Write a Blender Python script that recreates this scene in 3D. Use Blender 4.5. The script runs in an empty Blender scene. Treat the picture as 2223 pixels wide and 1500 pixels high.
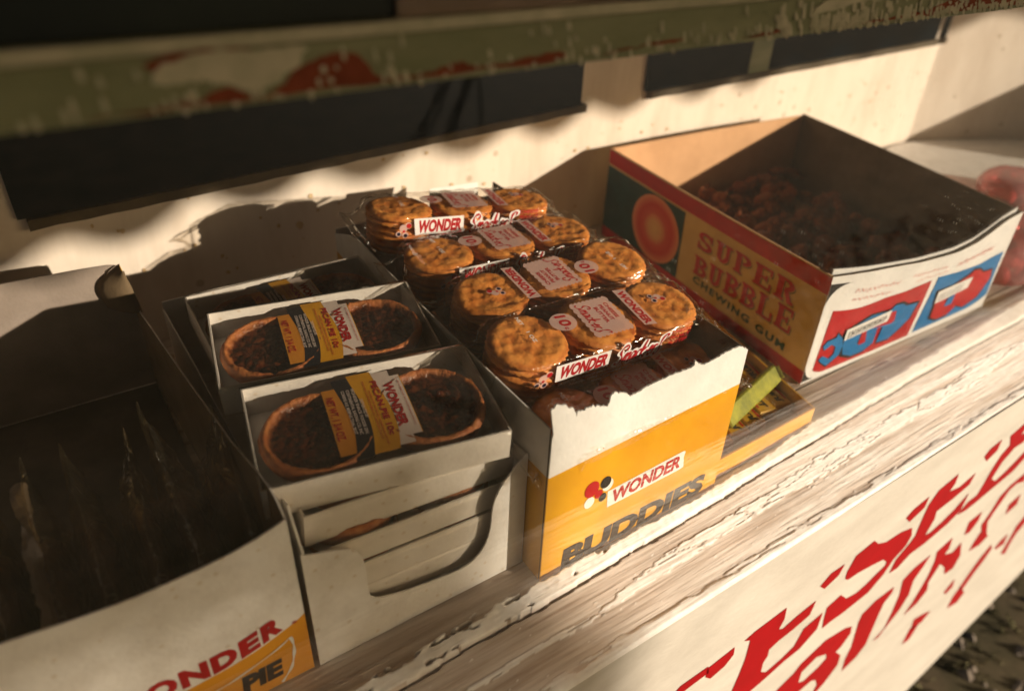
import bpy, math, random
import numpy as np
from mathutils import Vector, Matrix, noise
from mathutils.geometry import tessellate_polygon

random.seed(7)
SC = bpy.context.scene
COL = SC.collection
R = math.radians

# ---------------------------------------------------------------- camera
cam_d = bpy.data.cameras.new("camera")
cam = bpy.data.objects.new("camera", cam_d)
COL.objects.link(cam)
SC.camera = cam
yaw, pitch, roll = 0.61466602, 0.58237221, 0.04132649
F_ = Vector((math.sin(yaw) * math.cos(pitch), math.cos(yaw) * math.cos(pitch), -math.sin(pitch)))
R_ = Vector((math.cos(yaw), -math.sin(yaw), 0))
U_ = R_.cross(F_)
r2 = R_ * math.cos(roll) + U_ * math.sin(roll)
u2 = -R_ * math.sin(roll) + U_ * math.cos(roll)
m = Matrix((r2, u2, -F_)).transposed().to_4x4()
m.translation = (0, 0, 0.4)
cam.matrix_world = m
cam_d.sensor_width = 36
cam_d.lens = 1600.0 / 2223 * 36
cam_d.clip_start = 0.01
cam_d.clip_end = 1000
cam_d.dof.use_dof = True
cam_d.dof.focus_distance = 0.505
cam_d.dof.aperture_fstop = 4.6

# ---------------------------------------------------------------- light
SUN = Vector((0.67, -1.0, 0.285)).normalized()      # towards the sun
w = bpy.data.worlds.new("World")
SC.world = w
w.use_nodes = True
nt = w.node_tree
sky = nt.nodes.new("ShaderNodeTexSky")
sky.sky_type = 'NISHITA'
sky.sun_disc = False
sky.dust_density = 5.0
sky.ozone_density = 0.6
sky.sun_elevation = math.asin(SUN.z)
sky.sun_rotation = math.atan2(SUN.x, SUN.y)
bgn = nt.nodes["Background"]
nt.links.new(sky.outputs[0], bgn.inputs[0])
bgn.inputs[1].default_value = 0.05
sun_d = bpy.data.lights.new("sun", 'SUN')
sun = bpy.data.objects.new("sun", sun_d)
COL.objects.link(sun)
sun_d.energy = 5.0
sun_d.angle = R(0.6)
sun_d.color = (1.0, 0.86, 0.68)
sun.rotation_euler = SUN.to_track_quat('Z', 'Y').to_euler()
SC.view_settings.view_transform = 'Standard'
SC.view_settings.look = 'None'
SC.view_settings.exposure = 0.42
SC.view_settings.gamma = 1
SC.cycles.transparent_max_bounces = 40
SC.cycles.max_bounces = 8
SC.cycles.diffuse_bounces = 2

# ---------------------------------------------------------------- materials
def mat(name, col, rough=0.7, col2=None, scale=40, spec=0.3, bump=0.0, bscale=200, stretch=None, coat=0, thr=(0.35, 0.65), sss=0):
    """principled material, colour broken up by noise between col and col2, fine relief by bump"""
    M = bpy.data.materials.new(name)
    M.use_nodes = True
    t = M.node_tree
    p = t.nodes["Principled BSDF"]
    p.inputs["Roughness"].default_value = rough
    p.inputs["Specular IOR Level"].default_value = spec
    p.inputs["Coat Weight"].default_value = coat
    p.inputs["Base Color"].default_value = (*col, 1)
    tc = t.nodes.new("ShaderNodeTexCoord")
    vec = tc.outputs["Object"]
    if stretch:
        mp = t.nodes.new("ShaderNodeMapping")
        mp.inputs["Scale"].default_value = stretch
        t.links.new(vec, mp.inputs[0])
        vec = mp.outputs[0]
    if col2:
        n = t.nodes.new("ShaderNodeTexNoise")
        n.inputs["Scale"].default_value = scale
        n.inputs["Detail"].default_value = 6
        n.inputs["Roughness"].default_value = 0.65
        r = t.nodes.new("ShaderNodeValToRGB")
        r.color_ramp.elements[0].position = thr[0]
        r.color_ramp.elements[1].position = thr[1]
        r.color_ramp.elements[0].color = (*col, 1)
        r.color_ramp.elements[1].color = (*col2, 1)
        t.links.new(vec, n.inputs["Vector"])
        t.links.new(n.outputs[0], r.inputs[0])
        t.links.new(r.outputs[0], p.inputs["Base Color"])
    if bump:
        n2 = t.nodes.new("ShaderNodeTexNoise")
        n2.inputs["Scale"].default_value = bscale
        n2.inputs["Detail"].default_value = 4
        t.links.new(vec, n2.inputs["Vector"])
        b = t.nodes.new("ShaderNodeBump")
        b.inputs["Strength"].default_value = min(1, bump)
        b.inputs["Distance"].default_value = 0.001 * max(1, bump)
        t.links.new(n2.outputs[0], b.inputs["Height"])
        t.links.new(b.outputs[0], p.inputs["Normal"])
    return M

def attr_mat(name, cols, rough=0.7, attr="mix", scale=60, amount=0.35, spec=0.3, bump=0.4, bscale=300, stretch=None, rough2=None):
    """blend of two noisy colours by a vertex attribute written by the builder"""
    M = mat(name, cols[0], rough, cols[1], scale, spec, bump, bscale, stretch)
    t = M.node_tree
    p = t.nodes["Principled BSDF"]
    src = p.inputs["Base Color"].links[0].from_socket
    n = t.nodes.new("ShaderNodeTexNoise")
    n.inputs["Scale"].default_value = scale * 1.7
    n.inputs["Detail"].default_value = 6
    tc = t.nodes.new("ShaderNodeTexCoord")
    t.links.new(tc.outputs["Object"], n.inputs["Vector"])
    r = t.nodes.new("ShaderNodeValToRGB")
    r.color_ramp.elements[0].color = (*cols[2], 1)
    r.color_ramp.elements[1].color = (*cols[3], 1)
    r.color_ramp.elements[0].position = 0.35
    r.color_ramp.elements[1].position = 0.65
    t.links.new(n.outputs[0], r.inputs[0])
    a = t.nodes.new("ShaderNodeAttribute")
    a.attribute_name = attr
    mx = t.nodes.new("ShaderNodeMix")
    mx.data_type = 'RGBA'
    t.links.new(a.outputs["Fac"], mx.inputs["Factor"])
    t.links.new(src, mx.inputs[6])
    t.links.new(r.outputs[0], mx.inputs[7])
    t.links.new(mx.outputs[2], p.inputs["Base Color"])
    if rough2 is not None:
        mr = t.nodes.new("ShaderNodeMapRange")
        mr.inputs["To Min"].default_value = rough
        mr.inputs["To Max"].default_value = rough2
        t.links.new(a.outputs["Fac"], mr.inputs["Value"])
        t.links.new(mr.outputs[0], p.inputs["Roughness"])
    return M

def film_mat(name, tint=(1, 1, 1), rough=0.08, bump=0.6, bscale=70, haze=0.0, ior=1.5, gloss=1.0, stretch=None):
    """thin clear cellophane: transparent, with fresnel gloss and crinkle relief"""
    M = bpy.data.materials.new(name)
    M.use_nodes = True
    t = M.node_tree
    t.nodes.remove(t.nodes["Principled BSDF"])
    out = t.nodes["Material Output"]
    tr = t.nodes.new("ShaderNodeBsdfTransparent")
    tr.inputs[0].default_value = (*tint, 1)
    gl = t.nodes.new("ShaderNodeBsdfGlossy")
    gl.inputs["Roughness"].default_value = rough
    gl.inputs["Color"].default_value = (gloss, gloss, gloss, 1)
    fr = t.nodes.new("ShaderNodeFresnel")
    gm = t.nodes.new("ShaderNodeNewGeometry")       # thin sheet: same fresnel from either side
    io = t.nodes.new("ShaderNodeMapRange")
    io.inputs["To Min"].default_value = ior
    io.inputs["To Max"].default_value = 1 / ior
    t.links.new(gm.outputs["Backfacing"], io.inputs["Value"])
    t.links.new(io.outputs[0], fr.inputs[0])
    mx = t.nodes.new("ShaderNodeMixShader")
    t.links.new(fr.outputs[0], mx.inputs[0])
    t.links.new(tr.outputs[0], mx.inputs[1])
    t.links.new(gl.outputs[0], mx.inputs[2])
    last = mx
    if bump:
        tc = t.nodes.new("ShaderNodeTexCoord")
        vec = tc.outputs["Object"]
        if stretch:
            mp = t.nodes.new("ShaderNodeMapping")
            mp.inputs["Scale"].default_value = stretch
            t.links.new(vec, mp.inputs[0])
            vec = mp.outputs[0]
        n = t.nodes.new("ShaderNodeTexNoise")
        n.inputs["Scale"].default_value = bscale
        n.inputs["Detail"].default_value = 2
        n.inputs["Distortion"].default_value = 0.6
        t.links.new(vec, n.inputs["Vector"])
        b = t.nodes.new("ShaderNodeBump")
        b.inputs["Strength"].default_value = bump
        b.inputs["Distance"].default_value = 0.003
        t.links.new(n.outputs[0], b.inputs["Height"])
        t.links.new(b.outputs[0], gl.inputs["Normal"])
        t.links.new(b.outputs[0], fr.inputs["Normal"])
    if haze:
        df = t.nodes.new("ShaderNodeBsdfDiffuse")
        df.inputs[0].default_value = (*[0.85 * q for q in tint], 1)
        m2 = t.nodes.new("ShaderNodeMixShader")
        m2.inputs[0].default_value = haze
        t.links.new(last.outputs[0], m2.inputs[1])
        t.links.new(df.outputs[0], m2.inputs[2])
        last = m2
    t.links.new(last.outputs[0], out.inputs[0])
    return M

def print_film_mat(name, col, alpha=0.85):
    """ink printed on clear film: a little see-through"""
    M = mat(name, col, 0.35, spec=0.4)
    M.node_tree.nodes["Principled BSDF"].inputs["Alpha"].default_value = alpha
    return M

CARD = (0.74, 0.68, 0.63)
M = {}
M['card'] = mat("white_card", (0.80, 0.75, 0.71), 0.55, (0.66, 0.60, 0.55), 55, 0.3, 0.3, 400, thr=(0.45, 0.78))
M['card_back'] = mat("shade_dark_card_inside", (0.16, 0.11, 0.065), 0.8, (0.12, 0.08, 0.045), 30, 0.1, 0.3, 500)  # inner card colour darkened to deepen the shade inside the boxes
M['card_cream'] = mat("cream_card", (0.62, 0.46, 0.23), 0.6, (0.50, 0.36, 0.17), 18, 0.3, 0.2, 400)
M['card_in'] = mat("shade_dim_card", (0.30, 0.24, 0.205), 0.75, (0.24, 0.19, 0.16), 24, 0.1, 0.3, 400)  # card colour lowered to imitate the shaded inside of the left box
M['card_tan'] = mat("tan_card_inside", (0.66, 0.38, 0.21), 0.75, (0.55, 0.31, 0.165), 20, 0.1, 0.2, 300)
M['yellow'] = mat("yellow_print", (0.74, 0.37, 0.008), 0.4, (0.64, 0.28, 0.006), 12, 0.4, 0.1, 300)
M['orange'] = mat("orange_print", (0.66, 0.26, 0.02), 0.45, (0.58, 0.22, 0.02), 20, 0.4)
M['red'] = mat("red_print", (0.46, 0.004, 0.008), 0.42, (0.36, 0.004, 0.007), 60, 0.4)
M['black'] = mat("black_print", (0.012, 0.009, 0.009), 0.45, spec=0.4)
M['white'] = mat("white_print", (0.80, 0.77, 0.75), 0.45, (0.73, 0.70, 0.68), 60, 0.4, 0.3, 300)
M['teal'] = mat("dark_teal_print", (0.008, 0.055, 0.06), 0.5, (0.004, 0.028, 0.035), 60, 0.4)
M['green'] = mat("green_print", (0.01, 0.06, 0.025), 0.5)
M['blue'] = mat("blue_print", (0.0, 0.16, 0.42), 0.45, (0.0, 0.13, 0.34), 40, 0.4)
M['pinkred'] = mat("pale_red_print", (0.72, 0.26, 0.24), 0.5)
M['rust'] = mat("red_script_print", (0.40, 0.03, 0.02), 0.5)
M['tin'] = mat("pale_pink_print", (0.78, 0.66, 0.60), 0.45, (0.72, 0.58, 0.53), 60)
M['ink_red'] = print_film_mat("film_ink_red", (0.42, 0.008, 0.014), 0.93)
M['ink_pink'] = print_film_mat("film_ink_pale_pink", (0.62, 0.40, 0.35), 0.80)
M['ink_white'] = print_film_mat("film_ink_white", (0.82, 0.76, 0.74), 0.95)
M['ink_navy'] = print_film_mat("film_ink_navy", (0.006, 0.008, 0.03), 0.98)
M['film'] = film_mat("clear_cellophane", (0.99, 0.975, 0.95), 0.085, 0.8, 50, ior=1.5)
M['film_flat'] = film_mat("clear_window_film", (0.97, 0.95, 0.92), 0.12, 0.28, 22, ior=1.40, haze=0.015, gloss=0.8)
M['film_dark'] = film_mat("crinkled_cellophane", (0.80, 0.70, 0.50), 0.14, 1.0, 110, ior=1.75, haze=0.02)
M['cracker'] = attr_mat("baked_cracker", [(0.66, 0.215, 0.040), (0.80, 0.34, 0.08), (0.30, 0.060, 0.010), (0.44, 0.115, 0.020)], 0.5, scale=90, spec=0.35, bump=0.5, bscale=420)
M['crust'] = attr_mat("pecan_pie", [(0.34, 0.085, 0.020), (0.50, 0.18, 0.05), (0.022, 0.005, 0.002), (0.07, 0.014, 0.004)], 0.6, scale=150, spec=0.5, bump=1.2, bscale=350, rough2=0.16)
M['fried'] = mat("brown_fried_pie", (0.10, 0.035, 0.01), 0.6, (0.05, 0.016, 0.006), 60, 0.3, 1.0, 200)
M['wall'] = mat("cream_painted_wall", (0.76, 0.65, 0.56), 0.6, (0.60, 0.48, 0.39), 13, 0.3, 0.5, 60, thr=(0.44, 0.80), stretch=(1.6, 1, .45))
M['navy'] = mat("navy_paint", (0.0012, 0.003, 0.005), 0.8, (0.001, 0.005, 0.008), 6, 0.0)
M['trim'] = mat("dark_brown_trim", (0.05, 0.032, 0.015), 0.6, (0.10, 0.07, 0.035), 20, 0.3)
M['railgreen'] = mat("peeling_green_paint", (0.30, 0.315, 0.20), 0.6, (0.20, 0.225, 0.125), 14, 0.3, 1.0, 80, stretch=(1, 1, 3))
M['railpale'] = mat("pale_old_paint", (0.66, 0.62, 0.50), 0.7, (0.46, 0.46, 0.34), 70, 0.3, 0.8, 90)
M['railred'] = mat("red_brown_primer", (0.30, 0.075, 0.040), 0.8, (0.17, 0.04, 0.022), 50, 0.2, 0.8, 150)
M['greyboard'] = mat("weathered_grey_board", (0.46, 0.37, 0.33), 0.8, (0.26, 0.20, 0.17), 12, 0.2, 1.0, 60, stretch=(1, 8, 8))
M['sign'] = mat("white_sign_paint", (0.56, 0.52, 0.46), 0.5, (0.48, 0.44, 0.385), 11, 0.35, 0.4, 120, stretch=(1, 3, 3))
M['signred'] = mat("red_sign_paint", (0.34, 0.001, 0.005), 0.4, (0.29, 0.001, 0.004), 30, 0.4)
M['wood'] = attr_mat("weathered_shelf_wood", [(0.36, 0.265, 0.20), (0.70, 0.61, 0.54), (0.84, 0.80, 0.76), (0.76, 0.70, 0.65)], 0.8, attr="paint", scale=70, spec=0.15, bump=0.7, bscale=420, stretch=(0.06, 1.0, 1.0), rough2=0.45)
M['pinkbag'] = film_mat("pink_candy_bag", (0.85, 0.4, 0.4), 0.2, 0.8, 60, haze=0.35)
M['pinkcandy'] = mat("pink_candy", (0.7, 0.25, 0.24), 0.5, (0.75, 0.5, 0.45), 60)
M['gumwrap'] = mat("gum_wrapper", (0.20, 0.035, 0.012), 0.6, (0.30, 0.11, 0.045), 90, 0.2)
M['lime'] = mat("lime_wrapper", (0.36, 0.34, 0.02), 0.45, (0.17, 0.18, 0.015), 75, 0.4, 0.6, 90)
M['olive'] = mat("olive_green_wrapper", (0.16, 0.17, 0.02), 0.5, (0.08, 0.10, 0.015), 90, 0.4)
M['gumyel'] = mat("gum_yellow_wrapper", (0.62, 0.34, 0.02), 0.4, (0.52, 0.26, 0.02), 50, 0.5)
M['stain'] = mat("brown_stain", (0.52, 0.34, 0.18), 0.7, (0.62, 0.46, 0.29), 160)

def add_spots(Mt, scale=95, dark=0.80, gate=0.62, size=0.16):
    """dried drop marks: small soft spots a little darker than the card"""
    t = Mt.node_tree; p = t.nodes["Principled BSDF"]; src = p.inputs["Base Color"].links[0].from_socket
    tc = t.nodes.new("ShaderNodeTexCoord")
    v = t.nodes.new("ShaderNodeTexVoronoi"); v.inputs["Scale"].default_value = scale
    t.links.new(tc.outputs["Object"], v.inputs["Vector"])
    r = t.nodes.new("ShaderNodeMapRange"); r.inputs["From Min"].default_value = size; r.inputs["From Max"].default_value = size * 1.5
    r.inputs["To Min"].default_value = 1; r.inputs["To Max"].default_value = 0
    t.links.new(v.outputs["Distance"], r.inputs["Value"])
    sc = t.nodes.new("ShaderNodeSeparateColor"); t.links.new(v.outputs["Color"], sc.inputs[0])
    g = t.nodes.new("ShaderNodeMath"); g.operation = 'GREATER_THAN'; g.inputs[1].default_value = gate; t.links.new(sc.outputs[1], g.inputs[0])
    mu = t.nodes.new("ShaderNodeMath"); mu.operation = 'MULTIPLY'; t.links.new(r.outputs[0], mu.inputs[0]); t.links.new(g.outputs[0], mu.inputs[1])
    mx = t.nodes.new("ShaderNodeMix"); mx.data_type = 'RGBA'; mx.blend_type = 'MULTIPLY'
    t.links.new(mu.outputs[0], mx.inputs["Factor"]); t.links.new(src, mx.inputs[6]); mx.inputs[7].default_value = (dark, dark * .93, dark * .84, 1)
    t.links.new(mx.outputs[2], p.inputs["Base Color"])
add_spots(M['card'], 120, .89, .74, .13); add_spots(M['yellow'], 140, .90, .80, .12)
add_spots(M['wall'], 38, .72, .72, .12)

# ---------------------------------------------------------------- helpers
def tag(o, label=None, cat=None, group=None, kind=None):
    if label: o['label'] = label
    if cat: o['category'] = cat
    if group: o['group'] = group
    if kind: o['kind'] = kind
    return o

def thing(name, loc, label, cat, group=None):
    o = bpy.data.objects.new(name, None)
    o.empty_display_size = 0.02
    COL.objects.link(o)
    o.location = loc
    return tag(o, label, cat, group)

def absloc(o):
    v = Vector((0, 0, 0))
    while o:
        v += o.location
        o = o.parent
    return v

def mesh(name, verts, faces, material, parent=None, smooth=False, local=False):
    """one mesh object; verts are in world space unless local"""
    me = bpy.data.meshes.new(name)
    o = bpy.data.objects.new(name, me)
    COL.objects.link(o)
    base = Vector((0, 0, 0))
    if parent is not None:
        o.parent = parent
        if not local:
            base = absloc(parent)
    me.from_pydata([tuple(Vector(v) - base) for v in verts], [], faces)
    if isinstance(material, (list, tuple)):
        for mm in material: me.materials.append(mm)
    else:
        me.materials.append(material)
    if smooth:
        me.polygons.foreach_set("use_smooth", [True] * len(me.polygons))
    me.update()
    return o

class MB:
    def __init__(s): s.v = []; s.f = []; s.m = []
    def add(s, vs, fs, mi=0):
        k = len(s.v); s.v += [tuple(x) for x in vs]
        s.f += [tuple(i + k for i in f) for f in fs]; s.m += [mi] * len(fs)
    def box(s, a, b, mi=0):
        x0, y0, z0 = a; x1, y1, z1 = b
        s.add([(x0, y0, z0), (x1, y0, z0), (x1, y1, z0), (x0, y1, z0), (x0, y0, z1), (x1, y0, z1), (x1, y1, z1), (x0, y1, z1)],
              [(0, 3, 2, 1), (4, 5, 6, 7), (0, 1, 5, 4), (1, 2, 6, 5), (2, 3, 7, 6), (3, 0, 4, 7)], mi)
    def build(s, name, material, parent=None, smooth=False, local=False):
        o = mesh(name, s.v, s.f, material, parent, smooth, local)
        if any(s.m): o.data.polygons.foreach_set("material_index", s.m)
        return o

def frame(o, ux, uy, n=None):
    """map (u,v,h) -> world for a plane at o with axes ux, uy and normal n"""
    o = Vector(o); ux = Vector(ux).normalized(); uy = Vector(uy).normalized()
    n = ux.cross(uy).normalized() if n is None else Vector(n).normalized()
    return lambda u, v, h=0: o + ux * u + uy * v + n * h

def poly_solid(pts, f, h0, h1, holes=()):
    """prism of a polygon (with holes) between heights h0 and h1 over the surface map f; returns verts, faces"""
    loops = [list(pts)] + [list(h) for h in holes]
    flat = [p for l in loops for p in l]
    tri = tessellate_polygon([[Vector((p[0], p[1], 0)) for p in l] for l in loops])
    n = len(flat)
    vs = [f(p[0], p[1], h0) for p in flat] + [f(p[0], p[1], h1) for p in flat]
    fs = []
    for t in tri:
        a, b, c = [flat[i] for i in t]
        ar = (b[0] - a[0]) * (c[1] - a[1]) - (c[0] - a[0]) * (b[1] - a[1])
        if ar < 0: t = (t[0], t[2], t[1])
        fs.append(tuple(i + n for i in t)); fs.append((t[0], t[2], t[1]))
    k = 0
    for l in loops:
        area = sum(l[i][0] * l[(i + 1) % len(l)][1] - l[(i + 1) % len(l)][0] * l[i][1] for i in range(len(l)))
        outer = l is loops[0]
        for i in range(len(l)):
            a = k + i; b = k + (i + 1) % len(l)
            if (area > 0) == outer: fs.append((a, b, b + n, a + n))
            else: fs.append((b, a, a + n, b + n))
        k += len(l)
    return vs, fs

_tc = {}
def text_geo(s, bold=0.0, spacing=1.0):
    """2D triangles of a text, scaled to its bounding box 0..1 x 0..1, and its aspect"""
    key = (s, bold, spacing)
    if key in _tc: return _tc[key]
    cu = bpy.data.curves.new("t", 'FONT')
    cu.body = s
    cu.offset = bold
    cu.space_character = spacing
    cu.resolution_u = 3
    cu.align_x = 'LEFT'
    o = bpy.data.objects.new("t", cu)
    COL.objects.link(o)
    dg = bpy.context.evaluated_depsgraph_get()
    me = bpy.data.meshes.new_from_object(o.evaluated_get(dg))
    v = np.array([x.co[:2] for x in me.vertices]); f = [tuple(p.vertices) for p in me.polygons]
    bpy.data.objects.remove(o); bpy.data.curves.remove(cu); bpy.data.meshes.remove(me)
    lo = v.min(0); hi = v.max(0)
    v = (v - lo) / (hi - lo)
    _tc[key] = (v, f, (hi[0] - lo[0]) / (hi[1] - lo[1]))
    return _tc[key]

def put_text(mb, s, f, x, y, w_, h_, bold=0.03, shear=0.0, height=0.0003, mi=0, rot=0.0, warp=None, spacing=1.0):
    """flat lettering with its lower left at (x,y), w_ wide and h_ high on surface map f; rot turns it in the plane"""
    v, fc, asp = text_geo(s, bold, spacing)
    if w_ is None: w_ = h_ * asp
    c, sn = math.cos(rot), math.sin(rot)
    out = []
    for a, b in v:
        px = a * w_ + shear * b * h_; py = b * h_
        if warp: px, py = warp(px, py)
        out.append(f(x + px * c - py * sn, y + px * sn + py * c, height))
    mb.add(out, fc, mi)

def disc(mb, f, cx, cy, rx, ry, height=0.0003, mi=0, n=24, rot=0.0, ph=0):
    c, s = math.cos(rot), math.sin(rot)
    vs = [f(cx, cy, height)]
    for i in range(n):
        a = 2 * math.pi * i / n
        px, py = rx * math.cos(a), ry * math.sin(a)
        vs.append(f(cx + px * c - py * s, cy + px * s + py * c, height))
    mb.add(vs, [(0, 1 + i, 1 + (i + 1) % n) for i in range(n)], mi)

def flat_poly(mb, pts, f, height=0.0003, mi=0, holes=()):
    loops = [list(pts)] + [list(h) for h in holes]
    flat = [p for l in loops for p in l]
    tri = tessellate_polygon([[Vector((p[0], p[1], 0)) for p in l] for l in loops])
    fs = []
    for t in tri:
        a, b, c = [flat[i] for i in t]
        ar = (b[0] - a[0]) * (c[1] - a[1]) - (c[0] - a[0]) * (b[1] - a[1])
        fs.append(t if ar > 0 else (t[0], t[2], t[1]))
    mb.add([f(p[0], p[1], height) for p in flat], fs, mi)

def rect_grid(mb, f, x0, y0, x1, y1, nx, ny, height=0.0003, mi=0):
    vs = [f(x0 + (x1 - x0) * i / nx, y0 + (y1 - y0) * j / ny, height) for j in range(ny + 1) for i in range(nx + 1)]
    fs = [(j * (nx + 1) + i, j * (nx + 1) + i + 1, (j + 1) * (nx + 1) + i + 1, (j + 1) * (nx + 1) + i) for j in range(ny) for i in range(nx)]
    mb.add(vs, fs, mi)

def smooth_line(pts, k=5, closed=False):
    out = []
    n = len(pts)
    g = (lambda i: pts[i % n]) if closed else (lambda i: pts[max(0, min(n - 1, i))])
    for i in range(n if closed else n - 1):
        p0, p1, p2, p3 = [np.array(g(i + j), float) for j in (-1, 0, 1, 2)]
        for j in range(k):
            t = j / k
            out.append(tuple(0.5 * (2 * p1 + (p2 - p0) * t + (2 * p0 - 5 * p1 + 4 * p2 - p3) * t * t + (3 * p1 - p0 - 3 * p2 + p3) * t ** 3)))
    if not closed: out.append(tuple(pts[-1]))
    return out

def ribbon(mb, pts, f, width, height=0.0003, mi=0, lift=1.5e-6):
    n = len(pts)
    vs = []
    for i, p in enumerate(pts):
        a = pts[max(0, i - 1)]; b = pts[min(n - 1, i + 1)]
        dx, dy = b[0] - a[0], b[1] - a[1]
        l = math.hypot(dx, dy) or 1
        wd = width * (0.8 + 0.35 * math.sin(i * 0.7)) / 2
        nx, ny = -dy / l * wd, dx / l * wd
        hh = height + lift * i
        vs += [f(p[0] - nx, p[1] - ny, hh), f(p[0] + nx, p[1] + ny, hh)]
    mb.add(vs, [(2 * i, 2 * i + 2, 2 * i + 3, 2 * i + 1) for i in range(n - 1)], mi)

SCRIPT = [[(.05, .12), (.2, -.04), (.42, .1), (.4, .35), (.2, .6), (.18, .85), (.38, 1.0), (.56, .9), (.5, .72)],
          [(.58, 0), (.64, .5)], [(.61, .3), (.74, .52), (.77, .0)], [(.77, .3), (.92, .52), (.94, .0), (1.0, .1)],
          [(1.28, .42), (1.12, .5), (1.04, .25), (1.12, 0), (1.26, .15), (1.32, .5), (1.3, .05), (1.38, .08)],
          [(1.64, .42), (1.52, .5), (1.43, .25), (1.5, 0), (1.66, .1)],
          [(1.74, 1.0), (1.73, 0)], [(1.94, .55), (1.76, .28), (1.97, 0), (2.03, .05)], [(2.06, .28), (2.2, .3)],
          [(2.24, .25), (2.44, .38), (2.36, .52), (2.25, .3), (2.32, .0), (2.48, .1)],
          [(2.54, .0), (2.56, .5)], [(2.56, .38), (2.66, .52), (2.76, .45)],
          [(2.72, .05), (2.86, -.12), (3.03, .1), (2.94, .42), (2.93, .8), (3.08, 1.0), (3.22, .9), (3.16, .75)]]
def put_script(mb, f, x, y, w_, h_, mi=0, rot=0.0, height=0.0004, wd=0.05, shear=0.25, only=None):
    c, sn = math.cos(rot), math.sin(rot)
    for k, st in enumerate(SCRIPT if only is None else SCRIPT[:only]):
        p = []
        for a, b in smooth_line(st, 5):
            px = a / 3.25 * w_ + shear * b * h_; py = b * h_
            p.append((x + px * c - py * sn, y + px * sn + py * c))
        ribbon(mb, p, f, wd * w_, height + k * 4e-6, mi)

def copy_tree(o, parent=None, loc=None, rot=None):
    c = o.copy()
    COL.objects.link(c)
    c.parent = parent
    if loc is not None: c.location = loc
    if rot is not None: c.rotation_euler = rot
    for ch in list(o.children): copy_tree(ch, c)
    return c

def nz(x, y=0.0, z=0.0): return noise.noise(Vector((x, y, z)))
def interp(x, xs, ys): return float(np.interp(x, xs, ys))

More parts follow.
